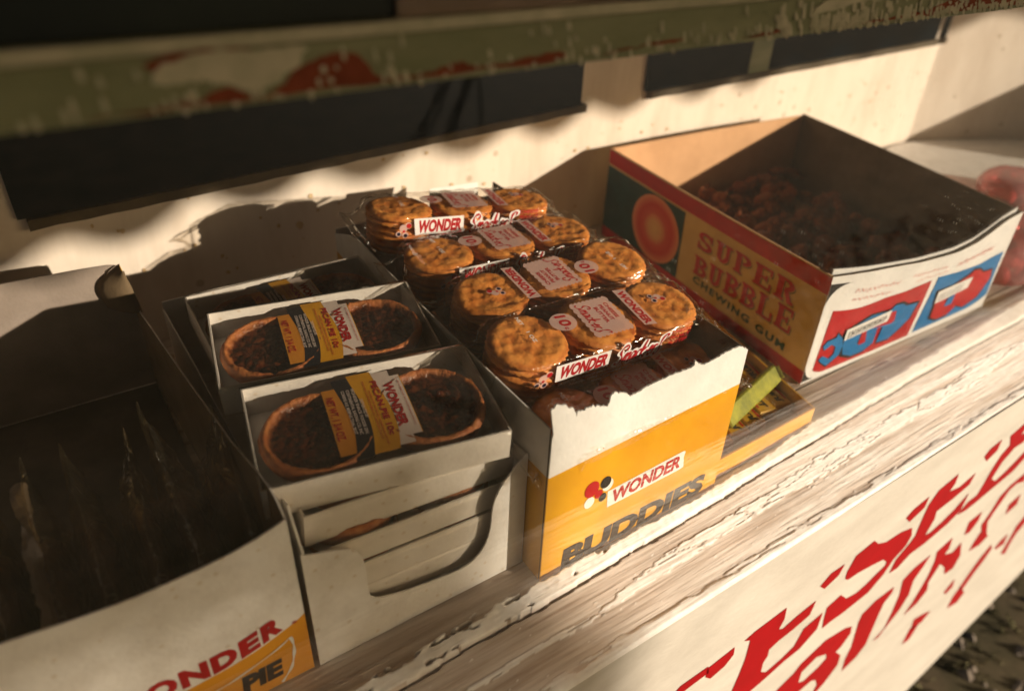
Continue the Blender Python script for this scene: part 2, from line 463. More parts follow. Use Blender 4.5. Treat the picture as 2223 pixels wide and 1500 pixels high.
# ---- outlines measured in metres on their own surfaces
BOARD = [[(0.3761,-0.1168),(0.3845,-0.1169),(0.4222,-0.1138),(0.4232,-0.1281),(0.4202,-0.1411),(0.4301,-0.1471),(0.4484,-0.1421),(0.4707,-0.1388),(0.4687,-0.1523),(0.4494,-0.1564),(0.4298,-0.1582),(0.4166,-0.1632),(0.4178,-0.175),(0.4141,-0.1829),(0.4166,-0.1995),(0.4287,-0.2097),(0.4497,-0.2057),(0.4668,-0.1979),(0.4723,-0.1766),(0.4938,-0.172),(0.4949,-0.1936),(0.4766,-0.2073),(0.4554,-0.2086),(0.4389,-0.2133),(0.4252,-0.2167),(0.4085,-0.219),(0.3921,-0.2212),(0.3797,-0.2165),(0.3828,-0.1963),(0.3857,-0.1718),(0.3871,-0.1501),(0.3849,-0.1221)],[(0.3326,-0.1228),(0.3609,-0.119),(0.3603,-0.1257),(0.3536,-0.1332),(0.3399,-0.1368),(0.3352,-0.1308)],[(0.2966,-0.1231),(0.3017,-0.1204),(0.3313,-0.1203),(0.3335,-0.1246),(0.3053,-0.1265),(0.3024,-0.1339)],[(0.4586,-0.2705),(0.489,-0.2606),(0.4968,-0.2511),(0.5294,-0.2401),(0.5643,-0.2475),(0.5764,-0.2539),(0.5808,-0.2672),(0.5724,-0.2809),(0.5643,-0.2876),(0.5813,-0.307),(0.585,-0.3256),(0.571,-0.3459),(0.561,-0.3536),(0.5562,-0.3554),(0.5592,-0.3357),(0.5499,-0.3178),(0.5372,-0.309),(0.5136,-0.3117),(0.4986,-0.3178)],[(0.6068,-0.3063),(0.5951,-0.2548),(0.594,-0.2438),(0.6117,-0.2364),(0.644,-0.2365),(0.6438,-0.2424),(0.6344,-0.2542),(0.6354,-0.2823),(0.6399,-0.3323),(0.6299,-0.345),(0.6104,-0.3524),(0.6059,-0.3279)],[(0.472,-0.1152),(0.4809,-0.1082),(0.4982,-0.1081),(0.4945,-0.1154),(0.479,-0.1215)],[(0.516,-0.1328),(0.5142,-0.1233),(0.5175,-0.1074),(0.5405,-0.1036),(0.5504,-0.1137),(0.5683,-0.122),(0.5928,-0.1232),(0.614,-0.1295),(0.6208,-0.143),(0.6187,-0.1541),(0.6034,-0.1643),(0.5959,-0.1813),(0.5785,-0.196),(0.559,-0.1975),(0.54,-0.1991),(0.5202,-0.1978),(0.5109,-0.2003),(0.5069,-0.1845),(0.5031,-0.1673),(0.5181,-0.1636),(0.5328,-0.1791),(0.5523,-0.1836),(0.5667,-0.1805),(0.5832,-0.1732),(0.5949,-0.1681),(0.5939,-0.1584),(0.5819,-0.1474),(0.5591,-0.1418),(0.5356,-0.1371),(0.5204,-0.1365)],[(0.5928,-0.0983),(0.5992,-0.0954),(0.6213,-0.0912),(0.6209,-0.1007),(0.6023,-0.1077)],[(0.6147,-0.189),(0.6162,-0.1724),(0.632,-0.1585),(0.6373,-0.1492),(0.6347,-0.1268),(0.6338,-0.1044),(0.6407,-0.0916),(0.6698,-0.0862),(0.6705,-0.0973),(0.6671,-0.1087),(0.6915,-0.1148),(0.7175,-0.1084),(0.715,-0.1183),(0.6881,-0.1233),(0.6583,-0.1262),(0.6617,-0.142),(0.6578,-0.1648),(0.6721,-0.1695),(0.692,-0.1646),(0.7105,-0.1567),(0.727,-0.1421),(0.7279,-0.1643),(0.7091,-0.1724),(0.6684,-0.1785),(0.6435,-0.1783),(0.6258,-0.1896)],[(0.6614,-0.3421),(0.6796,-0.3306),(0.6796,-0.2992),(0.6757,-0.2663),(0.6644,-0.234),(0.6794,-0.2277),(0.7064,-0.2248),(0.6988,-0.2402),(0.6911,-0.2558),(0.6995,-0.2869),(0.6937,-0.307),(0.6837,-0.3199),(0.6695,-0.339)],[(0.7213,-0.3336),(0.7315,-0.3202),(0.735,-0.3003),(0.7383,-0.2763),(0.735,-0.2467),(0.7262,-0.2291),(0.7503,-0.2234),(0.7556,-0.2429),(0.7519,-0.2531),(0.7782,-0.2652),(0.7906,-0.2558),(0.8114,-0.2902),(0.8109,-0.3099),(0.7935,-0.3067),(0.782,-0.287),(0.7567,-0.2646),(0.7491,-0.2811),(0.7455,-0.2962),(0.7551,-0.3162),(0.7448,-0.3296)],[(0.7902,-0.2358),(0.7832,-0.2144),(0.8068,-0.2136),(0.808,-0.2265),(0.8003,-0.2385)],[(0.8854,-0.4373),(0.8837,-0.414),(0.8874,-0.4011),(0.9215,-0.4348),(0.9149,-0.4462)],[(0.8899,-0.4003),(0.8994,-0.374),(0.9095,-0.3536),(0.9229,-0.3378),(0.933,-0.3511),(0.9254,-0.3709),(0.9144,-0.3862),(0.9048,-0.413)],[(0.7783,-0.4045),(0.7699,-0.3808),(0.7915,-0.3892),(0.8137,-0.3979),(0.8023,-0.4073)],[(0.7753,-0.433),(0.7734,-0.4009),(0.7929,-0.4104),(0.7874,-0.4346)],[(0.833,-0.3692),(0.8438,-0.3547),(0.8508,-0.3739),(0.8413,-0.3773)],[(0.7215,-0.0827),(0.7257,-0.0795),(0.7446,-0.0764),(0.7452,-0.0872),(0.7322,-0.0931)],[(0.7307,-0.17),(0.7412,-0.1623),(0.7601,-0.1606),(0.7639,-0.1434),(0.7658,-0.1244),(0.7709,-0.1074),(0.7826,-0.0963),(0.7689,-0.0794),(0.7918,-0.0749),(0.8011,-0.0736),(0.7989,-0.0833),(0.7966,-0.0931),(0.8098,-0.0963),(0.8249,-0.0988),(0.8192,-0.1074),(0.7994,-0.1068),(0.7904,-0.1138),(0.7813,-0.1207),(0.7762,-0.1382),(0.777,-0.1472),(0.7942,-0.159),(0.8107,-0.1553),(0.827,-0.1485),(0.8447,-0.1378),(0.8584,-0.1486),(0.8387,-0.1602),(0.8132,-0.1641),(0.7916,-0.1666),(0.7671,-0.1703),(0.748,-0.172)],[(0.8603,-0.2794),(0.8359,-0.2464),(0.8435,-0.2323),(0.848,-0.2086),(0.8616,-0.1996),(0.8872,-0.1967),(0.8926,-0.1946),(0.9067,-0.2113),(0.8841,-0.2016),(0.8659,-0.2052),(0.8602,-0.2183),(0.8513,-0.2366),(0.8478,-0.2531),(0.871,-0.2875),(0.8819,-0.2957),(0.8688,-0.3005),(0.8411,-0.2946),(0.8435,-0.2818),(0.8458,-0.2692)],[(0.9099,-0.269),(0.9031,-0.2514),(0.9244,-0.2473),(0.9315,-0.265)],[(0.9518,-0.3582),(0.9593,-0.351),(0.9718,-0.3467),(0.9801,-0.3674),(0.9582,-0.363)],[(1.0003,-0.3997),(1.0003,-0.3654),(0.9979,-0.3424),(1.0066,-0.3301),(1.0285,-0.356),(1.0142,-0.3656),(1.0114,-0.386),(1.0163,-0.4097)]]
BOARD_HOLE = [(0.5073,-0.2909),(0.5042,-0.2697),(0.5245,-0.2611),(0.5449,-0.272),(0.5497,-0.2834),(0.5403,-0.2906),(0.518,-0.2964)]
YTORN = [(0.2073,0.1222),(0.2081,0.1267),(0.2051,0.1452),(0.2062,0.1455),(0.209,0.1481),(0.2102,0.1469),(0.215,0.145),(0.2183,0.1416),(0.2207,0.1411),(0.2227,0.1371),(0.2244,0.1324),(0.2247,0.1363),(0.2301,0.1348),(0.2307,0.1362),(0.2348,0.1353),(0.2359,0.1364),(0.2378,0.1345),(0.2402,0.1347),(0.2416,0.1329),(0.2477,0.1308),(0.2491,0.1326),(0.2496,0.1381),(0.2523,0.1394),(0.2536,0.1393),(0.2551,0.1375),(0.2586,0.1369),(0.2624,0.1346),(0.2655,0.1313),(0.2733,0.132),(0.2819,0.1336),(0.2954,0.1342),(0.3094,0.134),(0.3182,0.1333),(0.3198,0.1348),(0.3194,0.1383),(0.3227,0.135),(0.3284,0.1317),(0.3392,0.1325),(0.3489,0.1343),(0.3602,0.1346),(0.3648,0.1335),(0.3715,0.129)]
PFRONT = [(0.065,0.0931),(0.0784,0.088),(0.0914,0.0794),(0.0953,0.0736),(0.0967,0.0642),(0.0964,0.0534),(0.0965,0.0436),(0.0981,0.0384),(0.1037,0.0334),(0.1143,0.0297),(0.1317,0.0257),(0.1579,0.0224),(0.1716,0.0277),(0.1784,0.0382),(0.1802,0.0506),(0.1806,0.0634),(0.1831,0.0716),(0.1869,0.0789),(0.1947,0.0888),(0.2014,0.0953)]
SB_S = [(0.0135,0.0255),(0.0175,0.0283),(0.0281,0.0222),(0.0326,0.0267),(0.0311,0.0353),(0.0241,0.0395),(0.0167,0.0348),(0.0133,0.0402),(0.0169,0.0448),(0.0272,0.0467),(0.027,0.0512),(0.0363,0.0431),(0.041,0.0336),(0.0413,0.0228),(0.0342,0.0178),(0.0279,0.0139),(0.0181,0.0206)]
SB_U = [(0.0473,0.0208),(0.041,0.0336),(0.038,0.0473),(0.046,0.0543),(0.0652,0.0619),(0.0893,0.0615),(0.0926,0.0666),(0.1031,0.066),(0.1133,0.0606),(0.1314,0.059),(0.1345,0.038),(0.127,0.0275),(0.1171,0.0177),(0.0971,0.0194),(0.0919,0.0413),(0.0842,0.0424),(0.0911,0.0214),(0.0808,0.0146),(0.0633,0.0142)]
SB_R = [(0.0638,0.029),(0.0617,0.0429),(0.0665,0.0463),(0.0752,0.0278),(0.0673,0.0266)]
SB_B = [(0.0383,0.0403),(0.0363,0.0534),(0.09,0.0625),(0.0926,0.0485)]
SB_2 = [(0.184,0.0228),(0.1763,0.0396),(0.1609,0.0635),(0.192,0.0608),(0.2249,0.0641),(0.2303,0.0673),(0.2474,0.0633),(0.2614,0.0555),(0.2825,0.0531),(0.2877,0.0406),(0.2757,0.0215),(0.2523,0.0155),(0.2326,0.0229),(0.2225,0.0143),(0.2014,0.0151)]
SB_2U = [(0.1999,0.032),(0.1986,0.0438),(0.2109,0.045),(0.2161,0.0307)]
SB_2B = [(0.1699,0.0456),(0.1609,0.0635),(0.2346,0.0587),(0.235,0.045)]

# ================================================================ ground and things outside the frame of the glass
def ground():
    mb = MB()
    mb.add([(-200, -200, -0.75), (200, -200, -0.75), (200, 200, -0.75), (-200, 200, -0.75)], [(0, 1, 2, 3)])
    g = mb.build("ground", mat("dry_earth", (0.14, 0.105, 0.066), 0.9, (0.07, 0.062, 0.034), 9, 0.1, 1.0, 40))
    tag(g, "dry brown earth with thin grass in front of the stand", kind='structure')
    mb = MB(); mats = [mat("pale_pebble", (0.24, 0.19, 0.15), 0.9, (0.12, 0.1, 0.08), 50), mat("grass_blade", (0.16, 0.16, 0.06), 0.8, (0.24, 0.20, 0.11), 8)]
    rnd = random.Random(3)
    for i in range(2600):
        x = rnd.uniform(0.7, 3.2); y = rnd.uniform(-0.9, 0.7)
        if i % 2 == 0:
            r = rnd.uniform(0.004, 0.016); c = Vector((x, y, -0.75 + r * 0.3)); vs = []
            for k in range(6):
                a = k * math.pi / 3; q = rnd.uniform(0.7, 1.2)
                vs.append(c + Vector((math.cos(a) * r * q, math.sin(a) * r * q, -r * 0.3)))
            vs.append(c + Vector((0, 0, r * 0.6)))
            mb.add(vs, [(k, (k + 1) % 6, 6) for k in range(6)], 0)
        else:
            for k in range(5):
                a = rnd.uniform(0, 6.28); l = rnd.uniform(0.006, 0.020); bx, by = x + rnd.uniform(-.01, .01), y + rnd.uniform(-.01, .01)
                dx, dy = math.cos(a) * l * 0.8, math.sin(a) * l * 0.8
                mb.add([(bx - .0015, by, -.75), (bx + .0015, by + .001, -.75), (bx + dx * .6, by + dy * .6, -.75 + l * .6), (bx + dx, by + dy, -.75 + l * .5)], [(0, 1, 2), (1, 3, 2)], 1)
    tag(mb.build("grass_and_pebbles", mats), "sparse dry grass and pale pebbles on the earth", kind='stuff')
ground()

# ================================================================ the display case
case = thing("display_case", (0, 0.24, -0.75), "weathered white painted wooden display case with a glass front, peeling green rail and red lettering", "display case")

CRX = [-.4, .0, .0917, .1477, .2035, .2466, .3605, .447, .6392, .8638, 2.4]
CRY = [.2330, .2325, .2321, .2346, .2333, .2364, .2386, .2435, .2515, .2525, .254]
LPX = [-.4, .089, .145, .204, .353, .42, .51, .57, .9, 2.4]
LPY = [.2425, .2445, .2475, .2470, .2468, .2500, .2590, .2600, .272, .275]
PLX = [-.4, .17, .2225, .3139, .4774, .8, 2.4]
PLY = [.209, .2096, .2080, .2163, .2215, .226, .228]

def sill():
    xs = list(np.arange(-.35, -.02, .006)) + list(np.arange(-.02, .62, .0014)) + list(np.arange(.62, 1.1, .0028)) + list(np.arange(1.1, 2.3, .008))
    ys = [.1795, .1798, .1803, .181, .182, .183] + list(np.arange(.184, .256, .0008)) + list(np.arange(.256, .30, .002))
    nx, ny = len(xs), len(ys)
    V = []; A = []
    for j, y in enumerate(ys):
        for i, x in enumerate(xs):
            cy = interp(x, CRX, CRY) + .0012 * nz(x * 22, 1.7) + .0007 * nz(x * 90, 4.1)
            ly = interp(x, LPX, LPY) + .0022 * nz(x * 60, 9.2) + .0014 * nz(x * 220, 3.3)
            py = interp(x, PLX, PLY) + .004 * nz(x * 9, 5.5)
            grain = .00016 * nz(x * 14, y * 900) + .00022 * nz(x * 30, y * 420, 3)
            paint = 0.0; z = grain
            if y > cy + .0006:
                if y < ly:
                    gone = nz(x * 45, y * 260, 11) + .5 * nz(x * 160, y * 500, 2) - min(.3, max(-.05, (x - .2) * 2))
                    edge = min(1, (y - cy) / .0016, (ly - y) / .0012)
                    if x < .16: gone += .35 * (ly - .004 < y)
                    if gone < .48:
                        paint = 1.0
                        z = (.0022 + .0048 * min(1, (y - cy) / max(.001, ly - cy)) + .0012 * nz(x * 30, y * 40, 7)) * math.sqrt(max(0, min(1, edge))) + .0003 * nz(x * 300, y * 300)
                    else:
                        z = .0015
                else:
                    # flakes left on the shelf wood behind the lip
                    fl = nz(x * 42, y * 230, 21) + .6 * nz(x * 140, y * 420, 8)
                    if y < ly + .010 and x > -.1 and fl > .50 + (y - ly) * 40:
                        paint = 1.0; z += .0007
            else:
                d = cy - y
                wgap = .0013 + .0009 * nz(x * 35, 8.8) + .0006 * nz(x * 140, 5)
                if d < max(.0004, wgap):
                    z = -.007; paint = 0.0
                else:
                    z = -.0008 + grain * 1.4
                    hw = .0078 + .0040 * nz(x * 12, 31) - .006 * max(0, min(1, (.30 - x) / .12))
                    q = 1 - abs(y - py) / max(.001, hw)
                    wash = max(.12, min(.80, (x - .15) * 2.4)) * max(0, min(1, .62 + 1.2 * nz(x * 7, y * 130, 51) + .5 * nz(x * 40, y * 500, 17)))
                    paint = wash
                    fl = q + .7 * nz(x * 20, y * 170, 4) + .35 * nz(x * 110, y * 500, 6)
                    crackn = abs(nz(x * 13, y * 110, 15) + .12 * nz(x * 90, y * 300))
                    if fl > .25 and crackn > .020:
                        paint = 1.0; z += .0007
                    # paint near the outer ridge
                    q = 1 - (y - .1795) / (.0095 + .004 * nz(x * 14, 44))
                    fl2 = q + .6 * nz(x * 60, y * 300, 24)
                    if fl2 > .22: paint = 1.0; z += .0006
                    # specks
                    if nz(x * 190, y * 600, 3) > .64: paint = max(paint, .8); z += .0004
                    if y < .189:
                        z += .0012 * math.sin(min(1, (.189 - y) / .006) * math.pi / 2)
                    if y < .1812: z -= .0030 * ((.1812 - y) / .0017) ** 2
            k = 1.0
            if y < cy:                       # the sill board falls away outwards
                k = 1 + .30 * (cy - y) / .4; z -= .30 * (cy - y)
            V.append((x * k, y * k, z)); A.append(paint)
    Fc = [(j * nx + i, j * nx + i + 1, (j + 1) * nx + i + 1, (j + 1) * nx + i) for j in range(ny - 1) for i in range(nx - 1)]
    o = mesh("sill", V, Fc, M['wood'], case, smooth=True)
    at = o.data.attributes.new("paint", 'FLOAT', 'POINT')
    at.data.foreach_set("value", A)
    tag(o, "peeling white paint over bare grey wood")
sill()

def swell(p, d):
    n = len(p); a = sum(p[i][0] * p[(i + 1) % n][1] - p[(i + 1) % n][0] * p[i][1] for i in range(n)); s = 1 if a > 0 else -1
    out = []
    for i in range(n):
        q, r = p[i - 1], p[(i + 1) % n]; dx, dy = r[0] - q[0], r[1] - q[1]; l = math.hypot(dx, dy) or 1
        out.append((p[i][0] + s * dy / l * d, p[i][1] - s * dx / l * d))
    return out

def case_body():
    P = case
    mb = MB()   # shelf boards behind the sill
    mb.box((-.45, .3001, -.016), (2.3, .4795, -.0004)); mb.build("shelf_board", M['wood'], P)
    mb = MB(); mb.box((-.45, .4805, -.016), (2.3, .70, -.0004)); mb.build("shelf_board", M['wood'], P)
    mb = MB(); mb.box((-.45, .1900, -.05), (2.3, .2995, -.0300)); mb.build("sill_support", M['wood'], P)
    mb = MB(); mb.box((-.45, .68, -.0003), (1.33, .70, .46)); mb.build("back_wall", M['wall'], P)
    # angled end panel
    mb = MB()
    mb.add([(1.3305, .68, 0), (2.1, .33, 0), (2.1, .36, 0), (1.3305, .71, 0), (1.3305, .68, .46), (2.1, .33, .46), (2.1, .36, .46), (1.3305, .71, .46)],
           [(0, 3, 2, 1), (4, 5, 6, 7), (0, 1, 5, 4), (1, 2, 6, 5), (2, 3, 7, 6), (3, 0, 4, 7)])
    tag(mb.build("end_wall", M['wall'], P), "slanting end wall in shade")
    mb = MB(); mb.box((-.45, .2605, 0), (-.43, .68, .46)); mb.build("end_wall", M['wall'], P)
    mb = MB(); mb.box((-.46, .225, .4602), (2.12, .72, .475)); mb.build("roof", M['greyboard'], P)
    # dark panels on the back wall with their trims
    def zlow(x): return .133 + .036 * min(1, max(0, x / .6)) * .62 + .012 * max(0, (x - .6) / .7)
    for x0, x1 in ((-.016, .560), (.662, 1.300), (1.322, 1.3302)):
        n = 14; vs = []; fs = []
        for i in range(n + 1):
            x = x0 + (x1 - x0) * i / n
            zl = zlow(x) + .011
            vs += [(x, .6795, zl), (x, .6795, .25), (x, .674, zl), (x, .674, .25)]
        for i in range(n):
            a = 4 * i; b = a + 4
            fs += [(a + 2, b + 2, b + 3, a + 3), (a, a + 2, a + 3, a + 1) if i == 0 else (a, b, b + 2, a + 2), (a + 1, a + 3, b + 3, b + 1)]
        fs += [(4 * n, 4 * n + 1, 4 * n + 3, 4 * n + 2)]
        mesh("dark_panel", vs, fs, M['navy'], P)
        vs = []; fs = []
        for i in range(n * 2 + 1):
            x = x0 + .006 + (x1 - x0) * i / n / 2
            if x1 - x0 < .05: x = x0 + (x1 - x0) * i / n / 2
            z0 = zlow(x) + .0015 * nz(x * 60); z1 = zlow(x) + .0105
            vs += [(x, .6798, z0), (x, .670, z0 + .002), (x, .670, z1), (x, .6798, z1)]
        for i in range(n * 2):
            a = 4 * i; b = a + 4
            fs += [(a, b, b + 1, a + 1), (a + 1, b + 1, b + 2, a + 2), (a + 2, b + 2, b + 3, a + 3)]
        fs += [(0, 1, 2, 3), (8 * n, 8 * n + 3, 8 * n + 2, 8 * n + 1)]
        mesh("panel_trim", vs, fs, M['trim'], P)
    # grey green gap strip and its loose scrap between the right panels
    mb = MB(); mb.box((.845, .6725, .168), (.885, .6738, .25)); tag(mb.build("paint_patch", M['railgreen'], P), "dull green strip across the dark panel")
    mb = MB(); f = frame((0, .6795, 0), (1, 0, 0), (0, 0, 1), (0, -1, 0))
    rnd = random.Random(12)
    for k in range(150):
        x = rnd.uniform(.0, 1.25); z = rnd.uniform(.02, .14); r = rnd.choice([.0008, .0012, .0016, .0026]) * (1.4 if x < .4 else .8)
        pts = [(x + r * rnd.uniform(.7, 1.3) * math.cos(a), z + r * rnd.uniform(.7, 1.4) * math.sin(a)) for a in np.arange(0, 6.2, .8)]
        flat_poly(mb, pts, f, .0005)
    tag(mb.build("wall_stains", M['stain'], P), "brown drips and specks on the cream wall", kind='stuff')
    # added unseen board, shaped to throw slanting shade on the end wall
    mb = MB()
    mb.add([(1.57, .262, .0005), (2.02, .262, .0005), (2.02, .262, .25), (1.78, .262, .225), (1.585, .262, .115), (1.57, .268, .0005), (2.02, .268, .0005), (2.02, .268, .25), (1.78, .268, .225), (1.585, .268, .115)],
           [(0, 1, 2, 3, 4), (9, 8, 7, 6, 5), (0, 5, 6, 1), (1, 6, 7, 2), (2, 7, 8, 3), (3, 8, 9, 4), (4, 9, 5, 0)])
    mb.build("end_shade_board", M['greyboard'], P)
    # green rail above the glass, with a rounded lower lip
    n = 130; vs = []; fs = []
    prof = [(.2350, .3505), (.2350, .3360), (.2358, .3342), (.2375, .3335), (.2555, .3335), (.2555, .3505)]
    for i in range(n + 1):
        x = -.40 + 2.5 * i / n
        for k, (y, z) in enumerate(prof):
            vs.append((x, y, z + (.0006 * nz(x * 50, k) if 0 < k < 5 else 0) - .004 * x * 0))
    for i in range(n):
        for k in range(6):
            a = i * 6 + k; b = i * 6 + (k + 1) % 6
            fs.append((a, b, b + 6, a + 6))
    tag(mesh("top_rail", vs, fs, M['railgreen'], P), "peeling sage green rail above the glass")
    # flaked areas: primer and older paint, thin layers of uneven outline
    f = frame((0, .2350, 0), (1, 0, 0), (0, 0, 1), (0, -1, 0))
    def rag(pts, a, fr):
        out = []
        for p in smooth_line(pts, 6, True):
            out.append((p[0] + a * nz(p[0] * fr, p[1] * fr, 3) + a * .6 * nz(p[0] * fr * 5, p[1] * fr * 5, 3), p[1] + a * nz(p[0] * fr, p[1] * fr, 9) + a * .6 * nz(p[0] * fr * 5, p[1] * fr * 5, 6)))
        return out
    prim = [[(.020, .3352), (.036, .3368), (.050, .3374), (.0575, .3402), (.0635, .3372), (.070, .3366), (.0745, .3400), (.083, .3448), (.0925, .3474), (.1005, .3455), (.106, .3385), (.118, .3372), (.130, .3382), (.1386, .3400), (.146, .3375), (.160, .3378), (.1830, .3395), (.1800, .3362), (.140, .3360), (.080, .3356)],
            [(.205, .3362), (.222, .3374), (.246, .3378), (.248, .3390), (.230, .3385), (.208, .3370)],
            [(.285, .3362), (.300, .3370), (.312, .3382), (.31, .3365)],
            [(.355, .3362), (.40, .3372), (.415, .3384), (.44, .3400), (.47, .3460), (.50, .3500), (.75, .3502), (.75, .3362), (.5, .3362)],
            [(.036, .3480), (.044, .3508), (.058, .3510), (.066, .3500), (.052, .3478), (.044, .3448)]]
    for p in prim:
        vs, fs = poly_solid(rag([(a, b) for a, b in p], .0012, 160), f, .0000, .0004)
        mesh("bare_patch", vs, fs, M['railred'], P)
    pale = [[(.0397, .3486), (.0500, .3502), (.066, .3504), (.080, .3500), (.0826, .3478), (.0785, .3430), (.0715, .3392), (.0625, .3382), (.0575, .3412), (.0500, .3432), (.0430, .3425), (.0375, .3440)],
            [(.335, .3440), (.350, .3502), (.41, .3503), (.405, .3475), (.37, .3465)]]
    for p in pale:
        vs, fs = poly_solid(rag(p, .0014, 190), f, .0000, .0007)
        mesh("paint_patch", vs, fs, M['railpale'], P)
    # little curled flakes hanging on the rail
    mb = MB(); rnd = random.Random(4)
    for k in range(420):
        x = rnd.choice((rnd.uniform(0.0, .62), rnd.uniform(.30, .56))); z = rnd.uniform(.3350, .3475) if rnd.random() < .45 else rnd.uniform(.3340, .3385)
        w_ = rnd.uniform(.0005, .0014) * (1 + (x > .3)); h_ = rnd.uniform(.001, .0042) * (1 + .6 * (x > .3))
        mb.add([(x, .2349, z + h_), (x + w_, .2349, z + h_), (x + w_ * 1.2 + .0004, .2343, z), (x + w_ * .5, .2338, z - .0008), (x - .0002, .2344, z + .0003)], [(0, 4, 3, 2, 1)])
    tag(mb.build("paint_flakes", M['railpale'], P), kind='stuff')
    # boards over the rail
    mb = MB(); mb.box((-.40, .2440, .3510), (.118, .2600, .4598)); tag(mb.build("upper_board", mat("dark_blue_board", (0.010, 0.018, 0.026), 0.6, (0.022, 0.034, 0.034), 10, 0.3), P), "dark blue board above the rail")
    mb = MB(); mb.box((.1185, .2420, .3510), (2.1, .2600, .4598)); tag(mb.build("upper_board", M['greyboard'], P), "grey weathered board above the rail")
    mb = MB(); mb.box((-.4, .2362, .3506), (2.1, .2415, .3545)); tag(mb.build("rail_ledge", M['railpale'], P), "chipped pale ledge along the rail")
    # front board with lettering
    n = 30; vs = []; fs = []
    for i in range(n + 1):
        x = -.45 + 2.75 * i / n
        zl = max(-.745, min(-.1, -.6653 + .341 * (x - .914)))
        vs += [(x, .1880, -.0205), (x, .1880, zl), (x, .2050, zl), (x, .2050, -.051)]
    for i in range(n):
        a = 4 * i; b = a + 4
        fs += [(a, a + 1, b + 1, b), (a + 1, a + 2, b + 2, b + 1), (a + 2, a + 3, b + 3, b + 2)]
    tag(mesh("front_board", vs, fs, M['sign'], P), "white painted front board")
    f = frame((0, .1880, 0), (1, 0, 0), (0, 0, 1), (0, -1, 0))
    mb = MB()
    for i, p in enumerate(BOARD):
        flat_poly(mb, swell(p, .0032), f, .0004, 0, [BOARD_HOLE] if i == 3 else ())
    tag(mb.build("painted_lettering", M['signred'], P), "hand painted red lettering")
    # legs of the stand
    for x in (-.38, 2.2):
        for y in (.215, .66):
            mb = MB(); mb.box((x, y, -.75), (x + .05, y + .04, -.031)); mb.build("leg", M['greyboard'], P)
    # glass pane
    mb = MB(); mb.box((-.42, .2430, .0012), (2.0, .2450, .3400)); tag(mb.build("glass_pane", glass_mat(), P), "dusty glass pane spotted with dried drops")

def glass_mat():
    G = film_mat("dusty_window_glass", (0.985, 0.99, 0.98), 0.02, 0, ior=1.5, haze=0)
    t = G.node_tree
    out = t.nodes["Material Output"]
    base = out.inputs[0].links[0].from_socket
    tc = t.nodes.new("ShaderNodeTexCoord")
    def ring(scale, lo, hi, gate, amt, sx, sz):
        mp = t.nodes.new("ShaderNodeMapping"); mp.inputs["Scale"].default_value = (sx, 0, sz)
        mp.inputs["Rotation"].default_value = (0, R(6), 0)
        t.links.new(tc.outputs["Object"], mp.inputs[0])
        v = t.nodes.new("ShaderNodeTexVoronoi"); v.inputs["Scale"].default_value = scale
        t.links.new(mp.outputs[0], v.inputs["Vector"])
        r = t.nodes.new("ShaderNodeValToRGB"); e = r.color_ramp.elements
        e[0].position = 0; e[0].color = (lo, lo, lo, 1)
        e[1].position = hi * .7; e[1].color = (lo, lo, lo, 1)
        for pos, val in ((hi * .85, 1), (hi, 1), (hi * 1.15, 0)):
            x = r.color_ramp.elements.new(pos); x.color = (val, val, val, 1)
        t.links.new(v.outputs["Distance"], r.inputs[0])
        sep = t.nodes.new("ShaderNodeSeparateColor"); t.links.new(v.outputs["Color"], sep.inputs[0])
        g = t.nodes.new("ShaderNodeMath"); g.operation = 'GREATER_THAN'; g.inputs[1].default_value = gate
        t.links.new(sep.outputs[0], g.inputs[0])
        mm = t.nodes.new("ShaderNodeMath"); mm.operation = 'MULTIPLY'
        t.links.new(r.outputs[0], mm.inputs[0]); t.links.new(g.outputs[0], mm.inputs[1])
        m3 = t.nodes.new("ShaderNodeMath"); m3.operation = 'MULTIPLY'; m3.inputs[1].default_value = amt
        t.links.new(mm.outputs[0], m3.inputs[0])
        return m3.outputs[0]
    a = ring(190, .10, .15, .70, .16, 1.5, .75)
    b = ring(330, .6, .09, .82, .16, 1.2, 1.0)
    n = t.nodes.new("ShaderNodeTexNoise"); n.inputs["Scale"].default_value = 9; t.links.new(tc.outputs["Object"], n.inputs["Vector"])
    mr = t.nodes.new("ShaderNodeMapRange"); mr.inputs["From Min"].default_value = .45; mr.inputs["From Max"].default_value = .62
    t.links.new(n.outputs[0], mr.inputs[0])
    sx = t.nodes.new("ShaderNodeSeparateXYZ"); t.links.new(tc.outputs["Object"], sx.inputs[0])
    gx = t.nodes.new("ShaderNodeMapRange"); gx.inputs["From Min"].default_value = .16; gx.inputs["From Max"].default_value = .38; t.links.new(sx.outputs[0], gx.inputs[0])
    gm2 = t.nodes.new("ShaderNodeMath"); gm2.operation = 'MULTIPLY'; t.links.new(mr.outputs[0], gm2.inputs[0]); t.links.new(gx.outputs[0], gm2.inputs[1])
    ad = t.nodes.new("ShaderNodeMath"); ad.operation = 'ADD'; t.links.new(a, ad.inputs[0]); t.links.new(b, ad.inputs[1])
    ml = t.nodes.new("ShaderNodeMath"); ml.operation = 'MULTIPLY'; t.links.new(ad.outputs[0], ml.inputs[0]); t.links.new(gm2.outputs[0], ml.inputs[1])
    add2 = t.nodes.new("ShaderNodeMath"); add2.operation = 'ADD'; add2.inputs[1].default_value = 0.001
    t.links.new(ml.outputs[0], add2.inputs[0])
    df = t.nodes.new("ShaderNodeBsdfDiffuse"); df.inputs[0].default_value = (.75, .7, .6, 1)
    m2 = t.nodes.new("ShaderNodeMixShader")
    t.links.new(add2.outputs[0], m2.inputs[0]); t.links.new(base, m2.inputs[1]); t.links.new(df.outputs[0], m2.inputs[2])
    t.links.new(m2.outputs[0], out.inputs[0])
    return G
case_body()

